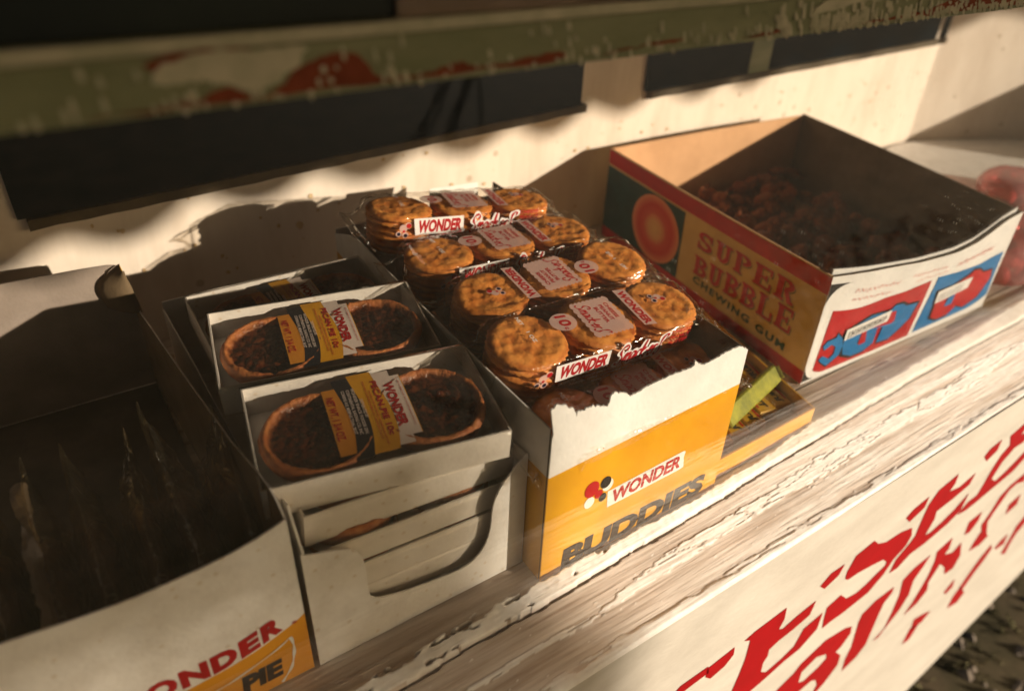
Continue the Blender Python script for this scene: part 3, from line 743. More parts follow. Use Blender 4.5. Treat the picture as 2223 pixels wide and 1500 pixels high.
# ================================================================ what shades the case from outside: awning, plus unseen leaves added to dim the left
def awning():
    t = thing("awning", (1.6, -.5, -.75), "faded canvas awning with a scalloped valance over the display case", "awning")
    cm = mat("faded_canvas", (0.14, 0.14, 0.09), 0.9, (0.11, 0.11, 0.07), 10)
    n = 300; vs = []; fs = []
    y0 = -1.2
    for i in range(n + 1):
        x = -1.5 + 6.5 * i / n
        zc = .636 + .060 * (x - 1.32)
        sc = .026 * abs(math.sin(math.pi * x / .115)) + .016 * nz(x * 6, 2)
        vs += [(x, .30, 1.15), (x, y0, zc + .22), (x, y0, zc + .03 - sc), (x, y0 + .004, zc + .03 - sc), (x, y0 + .004, zc + .215), (x, .30, 1.145)]
    for i in range(n):
        for k in range(6):
            a = i * 6 + k; b = i * 6 + (k + 1) % 6
            fs.append((a, b, b + 6, a + 6))
    mesh("canvas", vs, fs, cm, t)
    for x in (-1.45, 4.9):
        mb = MB(); mb.box((x, -1.16, -.75), (x + .04, -1.12, .88)); mb.build("post", M['greyboard'], t)
        mb = MB(); mb.box((x, -1.14, .86), (x + .03, .30, .885)); mb.build("arm", M['greyboard'], t)
awning()

def shade_shrub():
    t = thing("shade_shrub", (2.9, -4.30, -.75), "thin leafy screen added out of view to dim the left of the display case", "shade_shrub")
    mb = MB(); rnd = random.Random(5)
    for k in range(7):
        p = Vector((2.9 + rnd.uniform(-.1, .1), -4.30 + rnd.uniform(-.1, .1), -.75)); d = Vector((rnd.uniform(-.12, .06), rnd.uniform(-.06, .06), .36)); r = .012
        for s in range(6):
            q = p + d + Vector((rnd.uniform(-.05, .05), rnd.uniform(-.05, .05), 0)); r2_ = r * .75
            vs = [p + Vector((r * math.cos(a), r * math.sin(a), 0)) for a in (0, 2.1, 4.2)] + [q + Vector((r2_ * math.cos(a), r2_ * math.sin(a), 0)) for a in (0, 2.1, 4.2)]
            mb.add(vs, [(0, 1, 4, 3), (1, 2, 5, 4), (2, 0, 3, 5)]); p = q; r = r2_
    mb.build("stem", mat("shade_shrub_bark", (.12, .08, .05), .9), t)
    mb = MB()
    for k in range(2500):
        c = Vector((3.24 - abs(rnd.gauss(0, .30)), -4.25 + rnd.uniform(-.05, .05), rnd.uniform(1.02, 1.43)))
        if c.x > 3.20 + .03 * nz(c.z * 6): continue
        a = Vector((rnd.uniform(-1, 1), rnd.uniform(-1, 1), rnd.uniform(-1, 1))).normalized(); b = a.orthogonal().normalized()
        l = rnd.uniform(.012, .020)
        mb.add([c - a * l, c + b * l * .5, c + a * l, c - b * l * .5], [(0, 1, 2, 3)])
    tag(mb.build("foliage", mat("shade_shrub_leaf", (.06, .09, .03), .6, (.09, .11, .04), 20), t), kind='stuff')
shade_shrub()

# ================================================================ boxes of goods
TH = .0011   # card thickness

def wonder_balloons(mb, f, x, y, s, idx, rot=0, h=.0004):
    """cluster of dots: idx = material slots (red, black, white)"""
    rd, bk, wh = idx
    c, sn = math.cos(rot), math.sin(rot)
    def d(px, py, r, mi, hh): disc(mb, f, x + px * s * c - py * s * sn, y + px * s * sn + py * s * c, r * s, r * s * 1.0, h + hh, mi, 20)
    d(.30, .42, .27, wh, 0); d(.62, .60, .22, wh, .00002); d(.42, -.05, .22, wh, .00004); d(-.02, .05, .20, wh, .00006)
    d(.66, .58, .17, rd, .0001); d(.33, .22, .09, rd, .0001); d(-.02, .05, .12, bk, .0001); d(.45, -.08, .13, bk, .0001)

# ---------------------------------------------------------------- yellow cracker box
def cracker_box():
    t = thing("cracker_box", (.29, .42, 0), "yellow and white cracker box with torn open front, right of the white pie box", "snack box")
    f = frame((0, .25, 0), (1, 0, 0), (0, 0, 1), (0, -1, 0))
    # torn front panel: outline with fine fibres
    top = []
    T = YTORN
    rnd = random.Random(2)
    for i in range(len(T) - 1):
        a, b = T[i], T[i + 1]; L = math.hypot(b[0] - a[0], b[1] - a[1]); k = max(1, int(L / .0007))
        for j in range(k):
            u = j / k
            top.append((a[0] + (b[0] - a[0]) * u, a[1] + (b[1] - a[1]) * u + (rnd.uniform(-.0003, .0007) if i > 1 else 0)))
    top.append((.3720, .1290))
    band = lambda x: .0929 + (x - .2103) * .0447
    w_ = [(.2072, band(.2072))] + [(p[0], p[1]) for p in top[1:]] + [(.3722, band(.3722))]
    vs, fs = poly_solid(w_, f, -TH, 0)
    fp = mesh("front_panel", vs, fs, M['white'], t)
    tag(fp, "torn white upper front panel")
    vs, fs = poly_solid([(.2070, .0005), (.3722, .0005), (.3722, band(.3722)), (.2070, band(.2070))], f, -TH, 0)
    tag(mesh("front_panel", vs, fs, M['yellow'], t), "yellow lower front panel")
    # fuzzy torn fibres along the edge
    mb = MB()
    for p in top[60:]:
        for k in range(2):
            x = p[0] + rnd.uniform(-.0005, .0005)
            mb.add([f(x - .00012, p[1] - .0004, -TH * rnd.random()), f(x + .00012, p[1] - .0004, -TH * .5), f(x + rnd.uniform(-.0006, .0006), p[1] + rnd.uniform(.0003, .0013), -TH * .5 + rnd.uniform(-.0005, .0005))], [(0, 1, 2)])
    tag(mb.build("torn_fibres", M['white'], t), kind='stuff')
    # print
    mb = MB()
    sl = .0042 * 0 + .06
    cx, cy = .2620, .0412
    rot = math.atan2(.0444 - .0425, .3267 - .2624)
    flat_poly(mb, [(.2594, .0408), (.2581, .0561), (.3262, .0592), (.3283, .0588), (.3293, .0572), (.3284, .0530), (.3302, .0428), (.3270, .0420)], f, .0002, 2)
    put_text(mb, "WONDER", f, .2618, .0428, .0640, .0122, .035, .11, .0004, 0, rot)
    for (px, py), r, mi, hh in zip([(.2437, .0653), (.2552, .0660), (.2574, .0626), (.2502, .0580), (.2426, .0542), (.2540, .0532)], [.0068, .0050, .0052, .0038, .0048, .0037], [0, 1, 2, 0, 2, 1], [3, 4, 2, 3, 3, 3]):
        disc(mb, f, px, py, r * .88, r, .0001 * hh, mi, 28)
    put_text(mb, "BUDDIES", f, .2236, .0010, .1340, .0195, .055, .10, .0003, 1, .025)
    disc(mb, f, .3345, .0485, .0006, .0006, .0003, 0, 8)
    mb.build("printed_lettering", [M['red'], M['black'], M['white']], t)
    # sides, back, bottom
    n = 20
    def side(name, pa, pb, ztop, m1, m2=None, zsplit=.093, lab=None):
        vs = []; fs = []; mi = []
        dx, dy = pb[0] - pa[0], pb[1] - pa[1]; L = math.hypot(dx, dy); nx, ny = -dy / L * TH / 2, dx / L * TH / 2
        for i in range(n + 1):
            u = i / n; x, y = pa[0] + dx * u, pa[1] + dy * u; b = .0035 * math.sin(math.pi * u) * (-1 if name == 'l' else 1)
            for z in (.0005, zsplit, ztop(u)):
                bb = b * z / .13
                vs += [(x + nx + bb, y + ny, z), (x - nx + bb, y - ny, z)]
        for i in range(n):
            a = 6 * i; c = a + 6
            fs += [(a, c, c + 2, a + 2), (a + 2, c + 2, c + 4, a + 4), (a + 1, a + 3, c + 3, c + 1), (a + 3, a + 5, c + 5, c + 3), (a + 4, c + 4, c + 5, a + 5)]
        return vs, fs
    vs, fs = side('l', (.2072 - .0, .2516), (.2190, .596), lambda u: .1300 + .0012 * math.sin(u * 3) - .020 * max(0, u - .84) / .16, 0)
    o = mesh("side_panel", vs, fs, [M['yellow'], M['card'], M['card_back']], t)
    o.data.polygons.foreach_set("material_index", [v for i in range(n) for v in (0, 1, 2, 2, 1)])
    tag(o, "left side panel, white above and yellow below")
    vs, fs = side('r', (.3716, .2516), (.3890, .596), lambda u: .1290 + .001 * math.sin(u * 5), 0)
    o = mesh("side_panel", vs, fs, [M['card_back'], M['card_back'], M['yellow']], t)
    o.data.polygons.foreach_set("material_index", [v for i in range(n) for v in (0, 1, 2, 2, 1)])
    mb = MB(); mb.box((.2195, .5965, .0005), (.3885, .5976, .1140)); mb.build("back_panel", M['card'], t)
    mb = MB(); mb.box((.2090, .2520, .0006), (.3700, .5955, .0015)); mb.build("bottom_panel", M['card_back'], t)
    # dust flaps at the back
    vs, fs = poly_solid([(0, -.0140), (.055, -.0140), (.058, .006), (.004, .009)], frame((.3150, .5985, .1235), (1, .0, 0), (0, .3, 1)), 0, .0008)
    mesh("flap", vs, fs, M['card'], t)
cracker_box()

# ---------------------------------------------------------------- a cracker
def cracker_mesh(seed):
    rnd = random.Random(seed)
    R0 = .0268; rings = 17; seg = 64
    dim = []
    a0 = rnd.uniform(0, 1); 
    for i in range(-4, 5):
        for j in range(-4, 5):
            x = (i + .5 * (j % 2)) * .0090 + rnd.uniform(-.0018, .0018); y = j * .0080 + rnd.uniform(-.0018, .0018)
            c, s = math.cos(a0), math.sin(a0)
            dim.append((x * c - y * s, x * s + y * c))
    vs = []; A = []
    def top(x, y, r):
        h = .0009
        for dx, dy in dim:
            d2 = ((x - dx) ** 2 + (y - dy) ** 2)
            if d2 < .0001: h -= .0011 * math.exp(-d2 / (2 * .0021 ** 2))
        h += .0010 * nz(x * 110, y * 110, seed) + .0004 * nz(x * 500, y * 500, seed)
        edge = 1 - min(1, max(0, (r - .80) / .2)) ** 2
        return h * edge
    for k in range(rings + 1):
        r = k / rings
        for i in range(seg):
            a = 2 * math.pi * i / seg
            rr = R0 * r * (1 + .022 * r ** 6 * math.cos(34 * a + seed))
            x, y = rr * math.cos(a), rr * math.sin(a)
            h = top(x, y, r)
            z = .0108 + h - .0016 * max(0, (r - .8) / .2) ** 2
            vs.append((x, y, z))
            A.append(max(0, min(1, .26 + .55 * nz(x * 160, y * 160, seed + 5) + .5 * nz(x * 60, y * 60, seed) - h * 360 + (.25 if r > .93 else 0))))  # dimples get a darker colour standing in for their shade
    for z, q, dk in ((.0078, 1.02, .5), (.0066, .985, .6), (.0058, .93, 1.0), (.0048, .93, .9), (.0040, .985, .5), (.0028, 1.02, .3), (.0008, .97, .5), (0.0002, .80, .6)):
        for i in range(seg):
            a = 2 * math.pi * i / seg
            rr = R0 * q * (1 + .026 * math.cos(34 * a + seed) * (1 if q > .95 else .3)) + .0003 * nz(i * .4, z * 900, seed)
            vs.append((rr * math.cos(a), rr * math.sin(a), z)); A.append(max(0, min(1, dk * .6 + .4 * nz(i * .25, z * 500, seed))))
    nr = rings + 9
    fs = []
    for k in range(nr - 1):
        for i in range(seg):
            a = k * seg + i; b = k * seg + (i + 1) % seg
            if k == 0: fs.append((a + seg, b + seg, b, a)) if False else fs.append((a, a + seg, b + seg, b))
            else: fs.append((a, a + seg, b + seg, b))
    fs.append(tuple((nr - 1) * seg + i for i in reversed(range(seg))))
    me = bpy.data.meshes.new("cracker")
    me.from_pydata(vs, [], fs)
    me.materials.append(M['cracker'])
    at = me.attributes.new("mix", 'FLOAT', 'POINT'); at.data.foreach_set("value", A)
    me.polygons.foreach_set("use_smooth", [True] * len(me.polygons))
    me.update()
    return me
CR = [cracker_mesh(s) for s in (1, 2, 3, 4)]

def film_shell(seed, tight=0.0, wr=1.0):
    """pillow of cellophane round three stacks of crackers"""
    xs = [-.1010, -.0985, -.096, -.093, -.0895] + list(np.linspace(-.0855, .0855, 62)) + [.0895, .093, .096, .0985, .1010]
    npr = 56; vs = []
    for i, x in enumerate(xs):
        ax = abs(x)
        if ax <= .058: hy = .0288
        elif ax < .0860: hy = .0120 + math.sqrt(max(0, .0282 ** 2 - ((ax - .058)) ** 2)) * .60
        else: hy = .0155 + (ax - .0860) * .55
        hz = .0184 if ax < .080 else max(.0007, .0184 * (1 - ((ax - .080) / .014) ** 1.3)) if ax < .094 else .0007
        zc = .0184 if ax < .082 else .0184 + (.004 if x < 0 else -.002) * min(1, (ax - .082) / .02)
        e = .22
        for k in range(npr):
            a = 2 * math.pi * (k + .5) / npr
            c, s = math.cos(a), math.sin(a)
            y = hy * math.copysign(abs(c) ** e, c); z = hz * math.copysign(abs(s) ** e, s)
            flat = (abs(s) ** e > .97 and ax < .066) or (c < 0 and abs(c) ** e > .97 and ax < .066)
            q = (0.12 if flat else 1.0) * wr
            dn = .0020 * nz(x * 55 + seed, a * 2.2, seed) + .0013 * nz(x * 160, a * 6 + seed, 2)
            if .054 < ax: dn += .0028 * nz(x * 120 + seed, a * 4)
            l = math.hypot(c, s)
            vs.append((x, y + c * dn * q, zc + z + s * dn * q))
    fs = []
    for i in range(len(xs) - 1):
        for k in range(npr):
            a = i * npr + k; b = i * npr + (k + 1) % npr
            fs.append((a, a + npr, b + npr, b))
    fs += [tuple(range(npr)), tuple((len(xs) - 1) * npr + k for k in reversed(range(npr)))]
    return vs, fs

def scallop(mb, f, x0, y0, x1, y1, h, mi, n1=9, n2=7, amp=.0012):
    pts = []
    def edge(ax, ay, bx, by, n):
        L = math.hypot(bx - ax, by - ay); ux, uy = (bx - ax) / L, (by - ay) / L; nx, ny = uy, -ux
        for i in range(n * 6):
            u = i / (n * 6); b = abs(math.sin(math.pi * u * n)) * amp
            pts.append((ax + ux * L * u + nx * b, ay + uy * L * u + ny * b))
    edge(x0, y0, x1, y0, n1); edge(x1, y0, x1, y1, n2); edge(x1, y1, x0, y1, n1); edge(x0, y1, x0, y0, n2)
    flat_poly(mb, pts, f, h, mi)

def pack_print(t, flip=False, mirrored=False, full=True):
    """print on the film: slot 0 red, 1 pale pink, 2 white, 3 navy"""
    H0 = .0184 * 2 + .0006
    s = -1 if flip else 1
    f = lambda u, v, h=0: Vector((s * u, s * v, H0 + h))
    mb = MB()
    dn = -math.pi / 2     # text runs towards the buyer
    # price spot
    disc(mb, f, -.0265, .004, .0098, .0088, 0, 1, 30)
    put_text(mb, "10", f, -.0300, .0110, .0110, .0085, .03, .12, .0001, 0, dn)
    put_text(mb, "c", f, -.0290, -.0012, .0026, .0026, .02, 0, .0001, 0, dn)
    # label
    scallop(mb, f, -.0125, -.0175, .0175, .0175, 0, 1)
    put_script(mb, f, -.0095, .0165, .0315, .0095, 0, dn, .0001, .035)
    for k, wd in enumerate(("CHEESE", "PEANUT", "BUTTER")):
        put_text(mb, wd, f, .0118 - k * .0048, .0120 - k * .0012, .0170, .0030, .03, 0, .0001, 0, dn)
    # maker's bar
    flat_poly(mb, [(.0270, .0215), (.0368, .0200), (.0362, -.0205), (.0268, -.0185)], f, 0, 1)
    put_text(mb, "WONDER", f, .0285, .0190, .0370, .0062, .045, .1, .0001, 0, dn)
    wonder_balloons(mb, f, .0500, .0060, .0110, (0, 3, 1), dn + .3, .0)
    # weight in white
    put_text(mb, "NET", f, -.0560, .0190, .0080, .0028, .02, 0, .0000, 2, dn)
    put_text(mb, "1 OZ", f, -.0560, .0040, .0110, .0028, .02, 0, .0000, 2, dn)
    if full:
        g = lambda u, v, h=0: Vector((s * u, s * (-.0288 - .0008 - h), v + .0005))
        wonder_balloons(mb, g, -.0650, .0215, .0125, (0, 3, 1), 0, 0)
        flat_poly(mb, [(-.0510, .0200), (-.0525, .0345), (-.0090, .0345), (-.0085, .0200)], g, 0, 2)
        put_text(mb, "WONDER", g, -.0495, .0217, .0385, .0112, .05, .12, .00015, 0)
        # white halo of the script, then the script
        put_script(mb, g, -.0045, .0195, .0420, .0150, 2, 0, .0000, .13)
        put_script(mb, g, -.0045, .0195, .0420, .0150, 0, 0, .0003, .042)
        for k, wd in enumerate(("CHEESE", "PEANUT", "BUTTER")):
            put_text(mb, wd, g, .0430, .0320 - k * .0048, .0180, .0034, .03, .1, .0001, 0)
        put_text(mb, "DISTRIBUTED BY WONDER SNACK FOODS DIV. CONTINENTAL BAKING COMPANY INC", g, -.0480, .0160, .0980, .0022, .01, 0, .0001, 2)
        put_text(mb, "REGIONAL OFFICE - CORRINE AVE MEMPHIS TENN 38107", g, -.0380, .0125, .0700, .0022, .01, 0, .0001, 2)
        put_text(mb, "REG. PENNA. DEPT. AGR.", g, -.0260, .0090, .0300, .0020, .01, 0, .0001, 2)
    return mb.build("wrapper_print", [M['ink_red'], M['ink_pink'], M['ink_white'], M['ink_navy']], t, local=True)

def cracker_pack(label, loc, rot, seed, flip=False, layers=3, wr=1.0, full=True):
    t = thing("cracker_pack", loc, label, "cracker pack", "wrapped cracker packs piled in the yellow box")
    rnd = random.Random(seed)
    for ix, x in enumerate((-.0560, 0, .0560)):
        tx = (rnd.uniform(-.04, .04), rnd.uniform(-.05, .05))
        for k in range(layers):
            c = bpy.data.objects.new("cracker", CR[(ix + k + seed) % 4])
            COL.objects.link(c); c.parent = t
            c.location = (x + rnd.uniform(-.0010, .0010), rnd.uniform(-.0008, .0008), .0012 + .0114 * k)
            c.scale = (1, 1, .97)
            c.rotation_euler = (tx[0] * k / 4, tx[1] * k / 4, rnd.uniform(0, 6.28))
    vs, fs = film_shell(seed, wr=wr)
    mesh("wrapper", vs, fs, M['film'], t, smooth=True, local=True)
    pack_print(t, flip, full=full)
    t.rotation_euler = rot
    return t

ZT = .0372
cracker_pack("front wrapped cracker pack at the top, its side reading WONDER Smack-ers in full", (.2960, .3260, .1420 - ZT), (R(10), R(1.5), R(-3)), 3)
cracker_pack("second wrapped cracker pack from the front, its print turned upside down", (.3085, .3900, .1435 - ZT), (R(8), R(0), R(-1)), 8, flip=True, full=False)
cracker_pack("third wrapped cracker pack from the front, glare across its pink label", (.3055, .4570, .1435 - ZT), (R(3), R(1), R(-4)), 12)
cracker_pack("rearmost wrapped cracker pack, tipped up at its left end near the back wall", (.3045, .5215, .1525 - ZT), (R(0), R(4.5), R(-9)), 21)
cracker_pack("lowest wrapped cracker pack, tucked under the others right behind the torn card edge", (.3010, .2840, .1085 - ZT), (R(12), R(1), R(1)), 31, wr=2.2, full=False)

# ---------------------------------------------------------------- white pie box with trays
def pie_box():
    t = thing("pie_box", (.134, .43, 0), "plain white pie box with a U shaped cutout, between the two yellow and white boxes", "snack box")
    f = frame((0, .27, 0), (1, 0, 0), (0, 0, 1), (0, -1, 0))
    cut = [(.0655, .0935), (.074, .0905), (.0840, .0865), (.0905, .0820), (.0940, .0760), (.0958, .0690), (.0964, .0600), (.0964, .0500), (.0968, .0420), (.0985, .0375), (.1030, .0338), (.1143, .0300), (.1317, .0262), (.1480, .0240), (.1580, .0232), (.1660, .0250), (.1725, .0300), (.1772, .0372), (.1800, .0480), (.1808, .0600), (.1822, .0690), (.1860, .0780), (.1910, .0850), (.1985, .0925), (.2040, .0975)]
    pts = [(.0622, .0005), (.2062, .0005), (.2062, .0985)] + list(reversed(smooth_line(cut, 3))) + [(.0622, .0955)]
    vs, fs = poly_solid(pts, f, -TH, 0)
    mesh("front_panel", vs, fs, M['card'], t)
    # left side panel with raised front corner, right side, back, bottom
    g = frame((.0633, 0, 0), (0, 1, 0), (0, 0, 1), (-1, 0, 0))
    vs, fs = poly_solid([(.2712, .0005), (.60, .0005), (.60, .075), (.50, .080), (.40, .082), (.33, .090), (.30, .112), (.285, .118), (.2712, .0955)], g, -TH, 0)
    o = mesh("side_panel", vs, fs, M['card'], t)
    g = frame((.2062, 0, 0), (0, 1, 0), (0, 0, 1), (-1, 0, 0))
    vs, fs = poly_solid([(.2712, .0005), (.60, .0005), (.60, .080), (.40, .085), (.30, .095), (.2712, .0980)], g, 0, TH)
    mesh("side_panel", vs, fs, M['card'], t)
    mb = MB(); mb.box((.0640, .5990, .0005), (.2050, .6002, .082)); mb.build("back_panel", M['card'], t)
    mb = MB(); mb.box((.0640, .2715, .0006), (.2050, .5985, .0014)); mb.build("bottom_panel", M['card'], t)
pie_box()

def pie_mesh(seed):
    rnd = random.Random(seed)
    rings = 22; seg = 72; vs = []; A = []
    def rp(r):   # height profile over radius fraction
        return interp(r, [0, .70, .80, .88, .94, 1.0], [.0100, .0098, .0105, .0158, .0150, .0110])
    R0 = .0337
    for k in range(rings + 1):
        r = k / rings
        for i in range(seg):
            a = 2 * math.pi * i / seg
            wob = 1 + .014 * nz(math.cos(a) * 2 + seed, math.sin(a) * 2) + .012 * nz(math.cos(a) * 9, math.sin(a) * 9, seed)
            rr = R0 * r * (1 + (wob - 1) * r ** 3)
            x, y = rr * math.cos(a), rr * math.sin(a)
            edge = r + .05 * nz(x * 110, y * 110, seed)
            fill = 1 if edge < .80 else max(0, 1 - (edge - .80) / .05)
            h = rp(r)
            lump = abs(nz(x * 170, y * 170, seed)) * .0040 + abs(nz(x * 420, y * 420, seed)) * .0018
            h += lump * (1 if fill > .5 else .35) + (.0008 * nz(x * 600, y * 600) if r > .8 else 0)
            if seed % 2 and r > .8 and abs(a - 2.0) < .05: h -= .002
            vs.append((x, y, h)); A.append(fill * (1 - .3 * max(0, nz(x * 300, y * 300, 4))))
    for z, q in ((.006, .96), (.002, .88), (.0006, .84)):
        for i in range(seg):
            a = 2 * math.pi * i / seg
            vs.append((R0 * q * math.cos(a), R0 * q * math.sin(a), z)); A.append(0)
    fs = []
    for k in range(rings + 3):
        for i in range(seg):
            a = k * seg + i; b = k * seg + (i + 1) % seg
            fs.append((a, a + seg, b + seg, b))
    fs.append(tuple((rings + 3) * seg + i for i in reversed(range(seg))))
    me = bpy.data.meshes.new("pecan_pie"); me.from_pydata(vs, [], fs); me.materials.append(M['crust'])
    at = me.attributes.new("mix", 'FLOAT', 'POINT'); at.data.foreach_set("value", A)
    me.polygons.foreach_set("use_smooth", [True] * len(me.polygons)); me.update()
    return me
PIE = [pie_mesh(1), pie_mesh(2), pie_mesh(5)]

def pie_label(t, z0):
    """wavy banded paper label lying between the pies under the film; slots: 0 orange,1 yellow,2 white,3 navy,4 red"""
    mb = MB()
    W, Hh = .0520, .0740; KS = .92
    sh = lambda v: .006 * math.sin((v / Hh) * 3.6 - 1.2) + .0045 * math.cos(v / Hh * 3.0)
    def P(u, v, h=0): return Vector((-.0270 + u * KS, .0330 - v * KS, z0 + h - .0016 * ((v / Hh) - .4) ** 2 * 2))
    def band(u0, u1, w0, w1, mi, v0=0., v1=Hh):
        n = 24; vs = []
        for i in range(n + 1):
            v = v0 + (v1 - v0) * i / n
            vs += [P(u0 + w0 * sh(v), v, mi * 2e-5), P(u1 + w1 * sh(v), v, mi * 2e-5)]
        mb.add(vs, [(2 * i, 2 * i + 2, 2 * i + 3, 2 * i + 1) for i in range(n)], mi)
    band(.0008, .0095, 0, 1, 0, .0080, Hh - .006)
    band(.0095, .0205, 1, 1, 3, -.0005, Hh)
    band(.0205, .0365, 1, 1, 1, -.0025, Hh - .002)
    band(.0365, .0470, 1, 0, 2, -.0005, Hh - .0045)
    band(.0470, .0530, 0, 0, 2, .0060, Hh - .0110)
    band(.0530, .0535, 0, 0, 1, .0060, Hh - .0110)
    dn = -math.pi / 2
    Q = lambda u, v, h=0: P(u, -v, h)
    put_text(mb, "WONDER", Q, .0405, -.0120, .0430, .0068, .05, 0, .0003, 4, dn)
    put_text(mb, "PECAN PIE 10c", Q, .0330, -.0080, .0520, .0042, .03, 0, .0003, 4, dn)
    put_text(mb, "NET WT. 1 3/4 OZ.", Q, .0022, -.0160, .0400, .0050, .02, 0, .0003, 4, dn)
    for k, (s_, u, v, L) in enumerate([("DISTRIBUTED BY", .0225, -.0230, .0180), ("WONDER SNACK FOODS DIV.", .0193, -.0110, .0440), ("CONTINENTAL BAKING CO. INC", .0160, -.0120, .0420), ("CORRINE AVE. MEMPHIS TENN. 38107", .0128, -.0120, .0410)]):
        put_text(mb, s_, Q, u, v, L, .0021, .015, 0, .0003, 2, dn)
    for k, (s_, u, v, L) in enumerate([("INGREDIENTS CORN SYRUP ENRICHED FLOUR SUGAR PECANS WHOLE EGGS", .0300, -.0170, .0500), ("VEGETABLE SHORTENING MILK SALT ARTIFICIAL FLAVOR", .0278, -.0060, .0560)]):
        put_text(mb, s_, Q, u, v, L, .0013, .01, 0, .0003, 4, dn)
    put_text(mb, "MFD. IN MEMPHIS BY THE WONDER SNACK FOODS DIV", Q, .0505, -.0125, .0440, .0010, .01, 0, .0003, 4, dn)
    return mb.build("paper_label", [M['orange'], M['yellow'], M['tin'], M['navyink'], M['red']], t, local=True)
M['navyink'] = mat("navy_ink", (0.006, 0.008, 0.014), 0.5)

def pie_tray(label, loc, rot, seed, L=.141, D=.0835, detail=True, hz=.0222):
    t = thing("pie_tray", loc, label, "pie tray", "film wrapped trays of two pecan pies in the white box")
    x1 = L / 2; y1 = D / 2; c = TH
    mb = MB()
    mb.box((-x1, -y1, 0), (x1, y1, c))
    mb.box((-x1, -y1, c), (x1, -y1 + c, hz)); mb.box((-x1, y1 - c, c), (x1, y1, hz))
    mb.box((-x1, -y1 + c, c), (-x1 + c, y1 - c, hz)); mb.box((x1 - c, -y1 + c, c), (x1, y1 - c, hz))
    mb.build("tray", M['card'], t, local=True)
    for k, x in enumerate((-.0335, .0340)):
        p = bpy.data.objects.new("pie", PIE[(seed + k) % 3]); COL.objects.link(p); p.parent = t
        p.location = (x, -.0040 + .002 * (k - .5), c + .0044); p.rotation_euler = (0, 0, seed * 1.3 + k * 2)
    # film drawn over the tray with slight sag and end folds
    nx, ny = 40, 24; vs = []; fs = []
    e = .0006
    for j in range(ny + 1):
        for i in range(nx + 1):
            x = -x1 - e + (L + 2 * e) * i / nx; y = -y1 - e + (D + 2 * e) * j / ny
            z = hz + .0007 + .0005 * nz(x * 60, y * 60, seed) * min(1, (x1 + e - abs(x)) * 90) 
            vs.append((x, y, z))
    fs = [(j * (nx + 1) + i, j * (nx + 1) + i + 1, (j + 1) * (nx + 1) + i + 1, (j + 1) * (nx + 1) + i) for j in range(ny) for i in range(nx)]
    per = [(i, 0) for i in range(nx + 1)] + [(nx, j) for j in range(1, ny + 1)] + [(i, ny) for i in range(nx - 1, -1, -1)] + [(0, j) for j in range(ny - 1, 0, -1)]
    base = len(vs); NP = len(per)
    for lv, zz in ((0, hz * .55), (1, .0002)):
        for q, (i, j) in enumerate(per):
            v = vs[j * (nx + 1) + i]
            k = .0007 * nz(q * .5, lv * 3, seed)
            dx = (1 if i == nx else -1 if i == 0 else 0); dy = (1 if j == ny else -1 if j == 0 else 0)
            vs.append((v[0] + dx * (.0004 + abs(k)), v[1] + dy * (.0004 + abs(k)), zz))
    for q in range(NP):
        q2 = (q + 1) % NP
        a = per[q][1] * (nx + 1) + per[q][0]; b = per[q2][1] * (nx + 1) + per[q2][0]
        fs += [(b, a, base + q, base + q2), (base + q2, base + q, base + NP + q, base + NP + q2)]
    mesh("wrapper", vs, fs, M['film_flat'], t, smooth=True, local=True)
    if detail: pie_label(t, hz - .0006)
    t.rotation_euler = rot
    return t

pie_tray("topmost tray at the front, two dark pecan pies and a whole banded label", (.1315, .3255, .1050), (R(5.5), 0, R(-11)), 1)
pie_tray("middle tray, right pie lit golden, label half hidden by the front tray", (.1375, .4190, .1080), (R(4), 0, R(-11)), 2)
pie_tray("rear tray in shadow behind the other two pecan pie trays", (.1435, .4960, .0900), (R(3), 0, R(-1)), 4)
pie_tray("tilted tray squeezed under the topmost one, standing out over the cutout", (.1405, .3275, .0768), (R(1.0), R(4.3), R(-1)), 3, detail=False)
pie_tray("uppermost of the three tray edges inside the cutout of the white box", (.1345, .3210, .0578), (0, R(4.2), 0), 5, L=.1385, D=.083, detail=False, hz=.0187)
pie_tray("middle of the three tray edges inside the cutout of the white box", (.1345, .3190, .0385), (0, R(4.2), 0), 6, L=.1385, D=.083, detail=False, hz=.0187)
pie_tray("bottom tray edge inside the cutout of the white box", (.1345, .3200, .0180), (0, R(4.2), 0), 7, L=.1385, D=.083, detail=False, hz=.0198)

